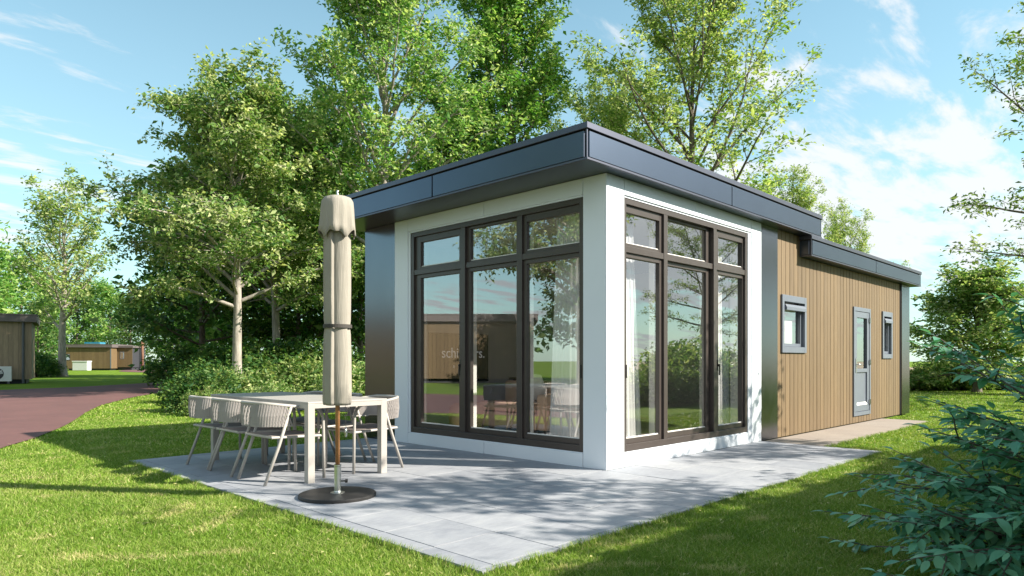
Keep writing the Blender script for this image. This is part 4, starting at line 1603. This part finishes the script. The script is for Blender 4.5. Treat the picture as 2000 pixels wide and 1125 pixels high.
def leaf_along(pts, n, sz):
    for i in range(n):
        u = (i + rg.uniform(-0.2, 0.2)) / n
        u = max(0.05, min(0.995, u))
        q = u * (len(pts) - 1)
        k = min(len(pts) - 2, int(q))
        p = pts[k].lerp(pts[k + 1], q - k)
        d = (pts[k + 1] - pts[k]).normalized()
        side = d.cross(Vector((0, 0, 1)))
        side = side.normalized() if side.length > 1e-3 else Vector((1, 0, 0))
        sg = 1 if i % 2 else -1
        ld = (d * rg.uniform(0.3, 0.9) + side * sg * rg.uniform(0.5, 1.0) + Vector((0, 0, rg.uniform(-0.65, 0.25)))).normalized()
        up = (Vector((0, 0, 1)) + Vector((rg.uniform(-.5, .5), rg.uniform(-.5, .5), 0))).normalized()
        sv = ld.cross(up).normalized()
        nv = sv.cross(ld)
        s = sz * rg.uniform(0.5, 1.25)
        leaves.append(Matrix(((ld.x * s, sv.x * s, nv.x * s, p.x), (ld.y * s, sv.y * s, nv.y * s, p.y), (ld.z * s, sv.z * s, nv.z * s, p.z), (0, 0, 0, 1))))
    d = (pts[-1] - pts[-2]).normalized()
    sv = d.cross(Vector((0, 0, 1))).normalized()
    nv = sv.cross(d)
    p = pts[-1]
    leaves.append(Matrix(((d.x * sz, sv.x * sz, nv.x * sz, p.x), (d.y * sz, sv.y * sz, nv.y * sz, p.y), (d.z * sz, sv.z * sz, nv.z * sz, p.z), (0, 0, 0, 1))))


vx, vy = -rt_, fw                                    # left in the picture, away from the viewer
for i in range(78):
    # long arching shoots reaching to the left and a few upright ones
    h0 = rg.uniform(0.05, 1.05)
    sp = rg.uniform(-1, 1)
    reach = rg.uniform(0.75, 1.42) * (1.15 - 0.42 * abs(h0 - 0.45))
    base = Vector((rg.uniform(-0.12, 0.25), rg.uniform(-0.15, 0.15), h0 * 0.55))
    dirv = (vx * rg.uniform(0.35, 1.0) + vy * sp * 0.95 + Vector((0, 0, rg.uniform(-0.02, 0.42) + 0.25 * (h0 > 0.8)))).normalized()
    if i % 6 == 0:
        dirv = (vx * rg.uniform(0.1, 0.5) + vy * sp * 0.5 + Vector((0, 0, 1.0))).normalized()
        reach = rg.uniform(1.0, 1.4)
    pts = [base]
    dv = dirv.copy()
    for s in range(6):
        dv = (dv + Vector((rg.uniform(-.1, .1), rg.uniform(-.1, .1), rg.uniform(-.11, .03)))).normalized()
        q = pts[-1] + dv * reach / 6
        q.z = max(q.z, 0.06)
        pts.append(q)
    stems.tube(pts, [0.009, 0.008, 0.007, 0.006, 0.005, 0.0035, 0.002], 5, cap=False)
    leaf_along(pts[1:], 26, 0.082)
    for s in range(7):
        k = rg.randint(1, 5)
        d0 = (pts[k + 1] - pts[k]).normalized()
        sd0 = d0.cross(Vector((0, 0, 1))).normalized() * (1 if s % 2 else -1)
        tw = [pts[k]]
        dv = (d0 * 0.7 + sd0 * rg.uniform(0.5, 1.0) + Vector((0, 0, rg.uniform(-.3, .5)))).normalized()
        ln = rg.uniform(0.16, 0.36)
        for w in range(3):
            dv = (dv + Vector((rg.uniform(-.15, .15), rg.uniform(-.15, .15), rg.uniform(-.15, .05)))).normalized()
            tw.append(tw[-1] + dv * ln / 3)
        stems.tube(tw, [0.004, 0.0035, 0.003, 0.0015], 4, cap=False)
        leaf_along(tw, 10, 0.075)
stems.build('stems', MAT['bark_dark'], bush, smooth=True)


def oval_leaf(seed):
    r2 = random.Random(seed)
    prof_ = [(0.0, 0.012), (0.12, 0.13), (0.32, 0.225), (0.55, 0.225), (0.78, 0.14), (1.0, 0.0)]
    v_, f_ = [], []
    bend = r2.uniform(0.10, 0.25)
    cup = r2.uniform(0.12, 0.3)
    for (x_, w_) in prof_:
        z_ = -bend * x_ * x_
        v_ += [(x_, -w_, z_ + cup * w_), (x_, 0, z_), (x_, w_, z_ + cup * w_)]
    for i_ in range(len(prof_) - 1):
        q_ = 3 * i_
        f_ += [(q_, q_ + 3, q_ + 4, q_ + 1), (q_ + 1, q_ + 4, q_ + 5, q_ + 2)]
    return np.array(v_), np.array(f_)


LV = [oval_leaf(k) for k in range(4)]
LMESH = []
for k, (v_, f_) in enumerate(LV):
    me = np_mesh('leaf', v_, f_, True)
    a_ = me.attributes.new('rnd', 'FLOAT', 'POINT')
    a_.data.foreach_set('value', np.full(len(v_), 0.2 + 0.22 * k, dtype=np.float32))
    me.materials.append(MAT['leaf_fore'])
    LMESH.append(me)
cl = CAM - bo
leaves.sort(key=lambda M_: (M_.translation - cl).length)
vis = []
rest = []
for M_ in leaves:
    wp = M_.translation + bo - CAM
    dpt = wp.dot(fw)
    px = 1000 + 1340 * wp.dot(rt_) / max(dpt, 0.1)
    if len(vis) < 300 and dpt > 0.8 and px < 1990:
        vis.append(M_)
    else:
        rest.append(M_)
for i, M_ in enumerate(vis):
    o = bpy.data.objects.new('leaf', LMESH[i % 4])
    link(o, bush)
    o.matrix_local = M_
V_, F_, A_ = [], [], []
off = 0
for i, M_ in enumerate(rest):
    v_, f_ = LV[i % 4]
    mm = np.array(M_)
    V_.append(v_ @ mm[:3, :3].T + mm[:3, 3])
    F_.append(f_ + off)
    A_.append(np.full(len(v_), rg.random()))
    off += len(v_)
me = np_mesh('foliage', np.concatenate(V_), np.concatenate(F_), True)
a_ = me.attributes.new('rnd', 'FLOAT', 'POINT')
a_.data.foreach_set('value', np.concatenate(A_).astype(np.float32))
me.materials.append(MAT['leaf_fore'])
fo = link(bpy.data.objects.new('foliage', me), bush)
fo['kind'] = 'stuff'

# ------------------------------------------------------------------ other chalets


def other_chalet(label, loc, rz, Lx, Wy, H, boards_front=True, pipe=None, mat='cladding_old'):
    """front wall along +x at y=0 facing -y, origin at left front ground corner"""
    t = thing('holiday_chalet', label, 'chalet', loc, rz)
    m_ = MB()
    m_.box(0.03, Lx - 0.03, 0.03, Wy - 0.03, 0.25, H)
    m_.build('wall_core', MAT['panel_gap'], t)
    m_ = MB()
    m_.box(0.25, Lx - 0.25, 0.2, Wy - 0.2, -0.05, 0.25)
    m_.build('plinth', MAT['panel_gap'], t)
    if boards_front:
        w_ = 0.205
        x_ = 0.0
        mm_ = None
        while x_ < Lx - 0.01:
            ww = min(w_, Lx - x_)
            if mm_ is None or ww < w_ - 0.001:
                mb_ = MB().box(0.004, ww - 0.004, 0, 0.03, 0.2, H)
                me_ = mb_.mesh('wall_board', MAT[mat])
                if ww >= w_ - 0.001:
                    mm_ = me_
            else:
                me_ = mm_
            o_ = bpy.data.objects.new('wall_board', me_)
            link(o_, t)
            o_.location = (x_, 0, 0)
            x_ += w_
    m_ = MB()
    y_ = 0.0
    while y_ < Wy - 0.01:
        ww = min(0.2, Wy - y_)
        m_.box(Lx - 0.03, Lx, y_ + .004 + (0.03 if y_ == 0 else 0), y_ + ww - .004, 0.2, H)
        m_.box(0, 0.03, y_ + .004 + (0.03 if y_ == 0 else 0), y_ + ww - .004, 0.2, H)
        y_ += 0.2
    m_.box(0.03, Lx - 0.03, Wy - 0.03, Wy, 0.2, H)
    m_.build('end_cladding', MAT[mat], t)
    m_ = MB()
    m_.box(-0.22, Lx + 0.22, -0.22, Wy + 0.22, H, H + 0.34)
    m_.build('roof', MAT['far_roof'], t, bevel=0.01)
    m_ = MB()
    m_.box(-0.24, Lx + 0.24, -0.24, Wy + 0.24, H + 0.342, H + 0.40)
    m_.build('roof_cap', MAT['far_roof'], t)
    return t


# chalet at the left edge
ang = math.atan2(rt_.y, rt_.x)
p = Vector(at(62, 35.2) + (0,))
ang0 = ang
ang = ang + R(33)
Lc = 10.0
o0 = p - Vector((math.cos(ang), math.sin(ang), 0)) * Lc
lc = other_chalet('timber chalet with dark flat roof cut off by the left picture edge', (o0.x, o0.y, 0), ang, Lc, 4.4, 3.12)
pp = MB()
pp.tube([(Lc - 0.36, -0.06, 0.0), (Lc - 0.36, -0.06, 3.1)], 0.06, 10)
pp.build('drainpipe', MAT['pipe_grey'], lc)
ac = thing('heat_pump', 'grey outdoor heat pump unit with round fan against the near chalet wall', 'heat pump', tuple(o0 + Vector((math.cos(ang), math.sin(ang), 0)) * (Lc - 1.28) + Vector((math.sin(ang), -math.cos(ang), 0)) * 0.52), ang)
box('casing', MAT['ac_white'], ac, -0.48, 0.48, -0.17, 0.17, 0.12, 0.86, bevel=0.015)
for sx in (-0.35, 0.35):
    box('foot', MAT['pipe_grey'], ac, sx - .04, sx + .04, -0.17, 0.17, 0.0, 0.12)
fn = MB()
ringp = [(-0.12 + 0.29 * math.cos(2 * math.pi * k / 24), 0.50 + 0.29 * math.sin(2 * math.pi * k / 24)) for k in range(24)]
fn.v = [(q[0], -0.172, q[1]) for q in ringp]
fn.f = [tuple(range(24))]
fn.build('fan_opening', MAT['panel_gap'], ac)
bl = MB()
for k in range(3):
    a = 2 * math.pi * k / 3 + 0.4
    c_, s_ = math.cos(a), math.sin(a)
    for (r0, r1, w0, w1) in ((0.04, 0.25, 0.05, 0.10),):
        q = len(bl.v)
        for (rr_, ww_, yy_) in ((r0, -w0, -.178), (r1, -w1, -.190), (r1, w1, -.175), (r0, w0, -.175)):
            bl.v.append((-0.12 + rr_ * c_ - ww_ * s_, yy_, 0.50 + rr_ * s_ + ww_ * c_))
        bl.f.append((q, q + 1, q + 2, q + 3))
bl.build('fan_blades', MAT['ac_white'], ac)
gr = MB()
for rr_ in (0.10, 0.16, 0.22, 0.28):
    gr.tube([(-0.12 + rr_ * math.cos(2 * math.pi * k / 20), -0.2, 0.50 + rr_ * math.sin(2 * math.pi * k / 20)) for k in range(21)], 0.005, 4, cap=False)
gr.build('fan_grille', MAT['pipe_grey'], ac)

ang = ang0
# far chalet with a set back wing
q1 = Vector(at(128, 83) + (0,))
far1 = other_chalet('far timber chalet with blue panel on its roof across the lawn', (q1.x, q1.y, 0), ang + R(4), 5.3, 5.0, 2.75, mat='cladding')
# wing: part of the same house
wg = MB()
x_ = 5.35
while x_ < 7.1:
    wg.box(x_ + .004, min(x_ + 0.205, 7.1) - .004, 1.5, 1.53, 0.35, 2.75)
    x_ += 0.205
wg.build('wing_boards', MAT['cladding'], far1)
box('wing', MAT['panel_gap'], far1, 5.23, 7.07, 1.531, 4.9, 0.3, 2.75)
box('wing_plinth', MAT['panel_gap'], far1, 5.3, 6.95, 1.65, 4.8, -0.05, 0.3)
box('wing_roof', MAT['far_roof'], far1, 5.525, 7.25, 1.3, 5.2, 2.751, 2.98)
wf = MB()
wf.box(5.62, 6.12, 1.485, 1.499, 1.35, 2.25)
wn = wf.build('window', MAT['frame_grey'], far1)
box('pane', MAT['glass'], wn, 5.68, 6.06, 1.478, 1.484, 1.41, 2.19)
wf = MB()
wf.box(0.02, 0.52, -0.02, -0.001, 1.2, 1.95)
wn = wf.build('window', MAT['panel_gap'], far1)
box('pane', MAT['glass'], wn, 0.07, 0.47, -0.028, -0.021, 1.25, 1.9)
box('corner_strip', MAT['frame_grey'], far1, 5.2, 5.31, -0.015, -0.001, 0.2, 2.75)
sp_ = thing('solar_panel', 'flat blue panel lying on the far chalet roof', 'panel', (q1.x, q1.y, 3.15), ang + R(4))
box('frame', MAT['steel'], sp_, 2.0, 3.9, 0.2, 1.6, 0.0, 0.05)
box('cells', MAT['solar_blue'], sp_, 2.04, 3.86, 0.24, 1.56, 0.051, 0.26)
q2 = Vector(at(160, 79.5) + (0,))
cb_ = thing('storage_box', 'plain white box standing in front of the far chalet', 'box', (q2.x, q2.y, 0), ang)
box('body', MAT['ac_white'], cb_, -0.85, 0.85, -0.4, 0.4, 0.02, 1.0, bevel=0.02)
box('lid', MAT['ac_white'], cb_, -0.9, 0.9, -0.44, 0.44, 1.0, 1.12, bevel=0.02)
q2 = Vector(at(242, 88) + (0,))
cb_ = thing('utility_box', 'small white box beside the right end of the far chalet', 'box', (q2.x, q2.y, 0), ang)
box('body', MAT['ac_white'], cb_, -0.25, 0.25, -0.2, 0.2, 0.0, 0.55, bevel=0.02)
box('lid', MAT['ac_white'], cb_, -0.27, 0.27, -0.22, 0.22, 0.55, 0.62, bevel=0.01)
q3 = Vector(at(278, 87) + (0,))
po = thing('wooden_post', 'tall brown wooden post beside the side road', 'post', (q3.x, q3.y, GZ))
MB().tube([(0, 0, 0), (0.02, 0, 1.8), (0.0, 0.01, 3.6)], [0.17, 0.15, 0.13], 10).build('shaft', MAT['brown_post'], po, smooth=True)
MB().tube([(0, 0, 3.2), (0.25, 0, 3.32)], [0.06, 0.04], 6).build('stub', MAT['brown_post'], po)

# chalet at the right, outside the picture: its roof shades the lawn at the right
other_chalet('timber chalet outside the right edge whose shadow lies on the lawn', (-5.5, -10.6, 0), 0.0, 13.2, 4.15, 3.05)
# chalet mirrored in the front window
mdir = Vector((-fw.x, fw.y, 0))
mrt = Vector((-rt_.x, rt_.y, 0))
mc = Vector((-CAM.x, CAM.y, 0)) + mdir * 36 + mrt * ((815 - 1000) / 1340 * 36)
ma = math.atan2(mrt.y, mrt.x)
# its wall faces the house; local +x must run so that -y faces the house
other_chalet('timber chalet across the road, seen mirrored in the front window', tuple(mc + mrt * 6.0), ma + math.pi, 12.0, 4.4, 3.2, mat='cladding')

# ------------------------------------------------------------------ grass


def grass():
    rg = np.random.default_rng(9)
    fwn, rtn, cam_ = np.array(fw[:2]), np.array(rt_[:2]), np.array(CAM[:2])
    Vs, Rs = [], []
    ne = np.array([(p.x, p.y) for p in NEAR_EDGE])
    for (d0, d1, n, hh, ww) in ((2.6, 4.6, 190000, 0.026, 0.0026), (4.6, 6.5, 170000, 0.027, 0.0033), (6.5, 9.5, 150000, 0.028, 0.0048), (9.5, 14.0, 110000, 0.030, 0.008), (14.0, 26.0, 80000, 0.036, 0.016)):
        d = np.sqrt(rg.uniform(d0 * d0, d1 * d1, n))
        s = rg.uniform(-0.86, 0.86, n) * d
        p = cam_ + d[:, None] * fwn + s[:, None] * rtn
        x, y = p[:, 0], p[:, 1]
        ok = ~((x > TX0 - 0.004) & (x < TX1 + 0.004) & (y > TY0 - 0.004) & (y < TY1 + 0.004))
        ok &= ~((x > -0.02) & (x < HL + .02) & (y > -0.02) & (y < HW + .02))
        ok &= ~((x > TX1) & (x < 9.155) & (y > -0.875) & (y < 0.05))
        edge = np.interp(y, ne[:, 1], ne[:, 0])
        ok &= x > edge + 0.01
        p = p[ok]
        n = len(p)
        # bare and tufty patches
        a = rg.uniform(0, 2 * np.pi, n)
        lean = rg.normal(0, 0.8, n)
        tuft = 0.5 + 0.5 * np.sin(p[:, 0] * 7.3 + 2.1 * np.sin(p[:, 1] * 5.1)) * np.sin(p[:, 1] * 8.9 + 1.9 * np.sin(p[:, 0] * 6.3))
        h = hh * rg.uniform(0.4, 1.2, n) * (0.72 + 0.6 * tuft)
        w = ww * rg.uniform(0.7, 1.3, n)
        b = np.stack([p[:, 0], p[:, 1], np.full(n, GZ)], 1)
        la = rg.uniform(0, 2 * np.pi, n)
        tip = b + np.stack([np.cos(la) * np.abs(lean) * h * 1.6, np.sin(la) * np.abs(lean) * h * 1.6, h], 1)
        sd_ = np.stack([np.cos(a), np.sin(a), np.zeros(n)], 1) * w[:, None]
        Vs.append(np.stack([b - sd_, b + sd_, tip], 1).reshape(-1, 3))
        # straw coloured blades come in patches
        pt = 0.5 + 0.5 * np.sin(p[:, 0] * 2.3 + 1.7 * np.sin(p[:, 1] * 1.9)) * np.sin(p[:, 1] * 2.9 + 1.3 * np.sin(p[:, 0] * 3.1))
        r = np.clip(rg.normal(0.42, 0.2, n) + 0.30 * (pt - 0.5), 0, 1)
        r[rg.random(n) < 0.05] = 1.0
        bare = np.sin(p[:, 0] * 4.1 + 2.0 * np.sin(p[:, 1] * 3.3)) * np.sin(p[:, 1] * 4.7 + 2.2 * np.sin(p[:, 0] * 2.7)) > 0.86
        r[bare & (rg.random(n) < 0.55)] = 1.0
        Rs.append(np.repeat(r, 3))
    # ragged growth along the terrace and path edges
    for (ax_, ay_, bx_, by_, nx_, ny_, m_) in ((TX0, TY0, TX0, TY1, -1, 0, 5200), (TX0, TY0, TX1, TY0, 0, -1, 6500), (TX1, -0.87, 9.15, -0.87, 0, -1, 3000)):
        u = rg.uniform(0, 1, m_)
        o_ = np.abs(rg.normal(0, 0.02, m_)) + 0.001
        b = np.stack([ax_ + (bx_ - ax_) * u + nx_ * o_, ay_ + (by_ - ay_) * u + ny_ * o_, np.full(m_, GZ)], 1)
        h = rg.uniform(0.02, 0.055, m_) * (0.5 + 0.5 * np.abs(np.sin(u * 40 + 3 * np.sin(u * 17))))
        tip = b + np.stack([-nx_ * h * rg.uniform(0, 0.9, m_) + rg.normal(0, 0.012, m_), -ny_ * h * rg.uniform(0, 0.9, m_) + rg.normal(0, 0.012, m_), h + 0.008], 1)
        a = rg.uniform(0, 2 * np.pi, m_)
        sd_ = np.stack([np.cos(a), np.sin(a), np.zeros(m_)], 1) * rg.uniform(0.002, 0.004, m_)[:, None]
        Vs.append(np.stack([b - sd_, b + sd_, tip], 1).reshape(-1, 3))
        Rs.append(np.repeat(np.clip(rg.normal(0.4, 0.25, m_), 0, 1), 3))
    nb = 1500
    d = rg.uniform(3.0, 9.5, nb)
    p = cam_ + d[:, None] * fwn + (rg.uniform(-0.86, 0.86, nb) * d)[:, None] * rtn
    x, y = p[:, 0], p[:, 1]
    ok = ~((x > TX0 - .03) & (y > TY0 - .03) & (x < TX1 + .03) & (y < TY1)) & ~((x > 0) & (y > -1.0)) & (x > np.interp(y, ne[:, 1], ne[:, 0]) + 0.05)
    p = p[ok]
    nb = len(p)
    a = rg.uniform(0, 2 * np.pi, nb)
    ln = rg.uniform(0.008, 0.03, nb)[:, None]
    wd = ln * rg.uniform(0.15, 0.45, nb)[:, None]
    b = np.stack([p[:, 0], p[:, 1], GZ + rg.uniform(0.012, 0.026, nb)], 1)
    dv = np.stack([np.cos(a), np.sin(a), rg.normal(0, 0.35, nb)], 1)
    sv = np.stack([-np.sin(a), np.cos(a), rg.normal(0, 0.35, nb)], 1)
    Vs.append(np.stack([b - sv * wd, b + sv * wd, b + dv * ln], 1).reshape(-1, 3))
    Rs.append(np.ones(nb * 3))
    V = np.concatenate(Vs)
    me = np_mesh('grass', V, np.arange(len(V)).reshape(-1, 3))
    at_ = me.attributes.new('rnd', 'FLOAT', 'POINT')
    at_.data.foreach_set('value', np.concatenate(Rs).astype(np.float32))
    me.materials.append(MAT['grass_blade'])
    o = link(bpy.data.objects.new('grass', me))
    tag(o, 'short mown green lawn grass round the terrace', 'grass', kind='stuff')


grass()
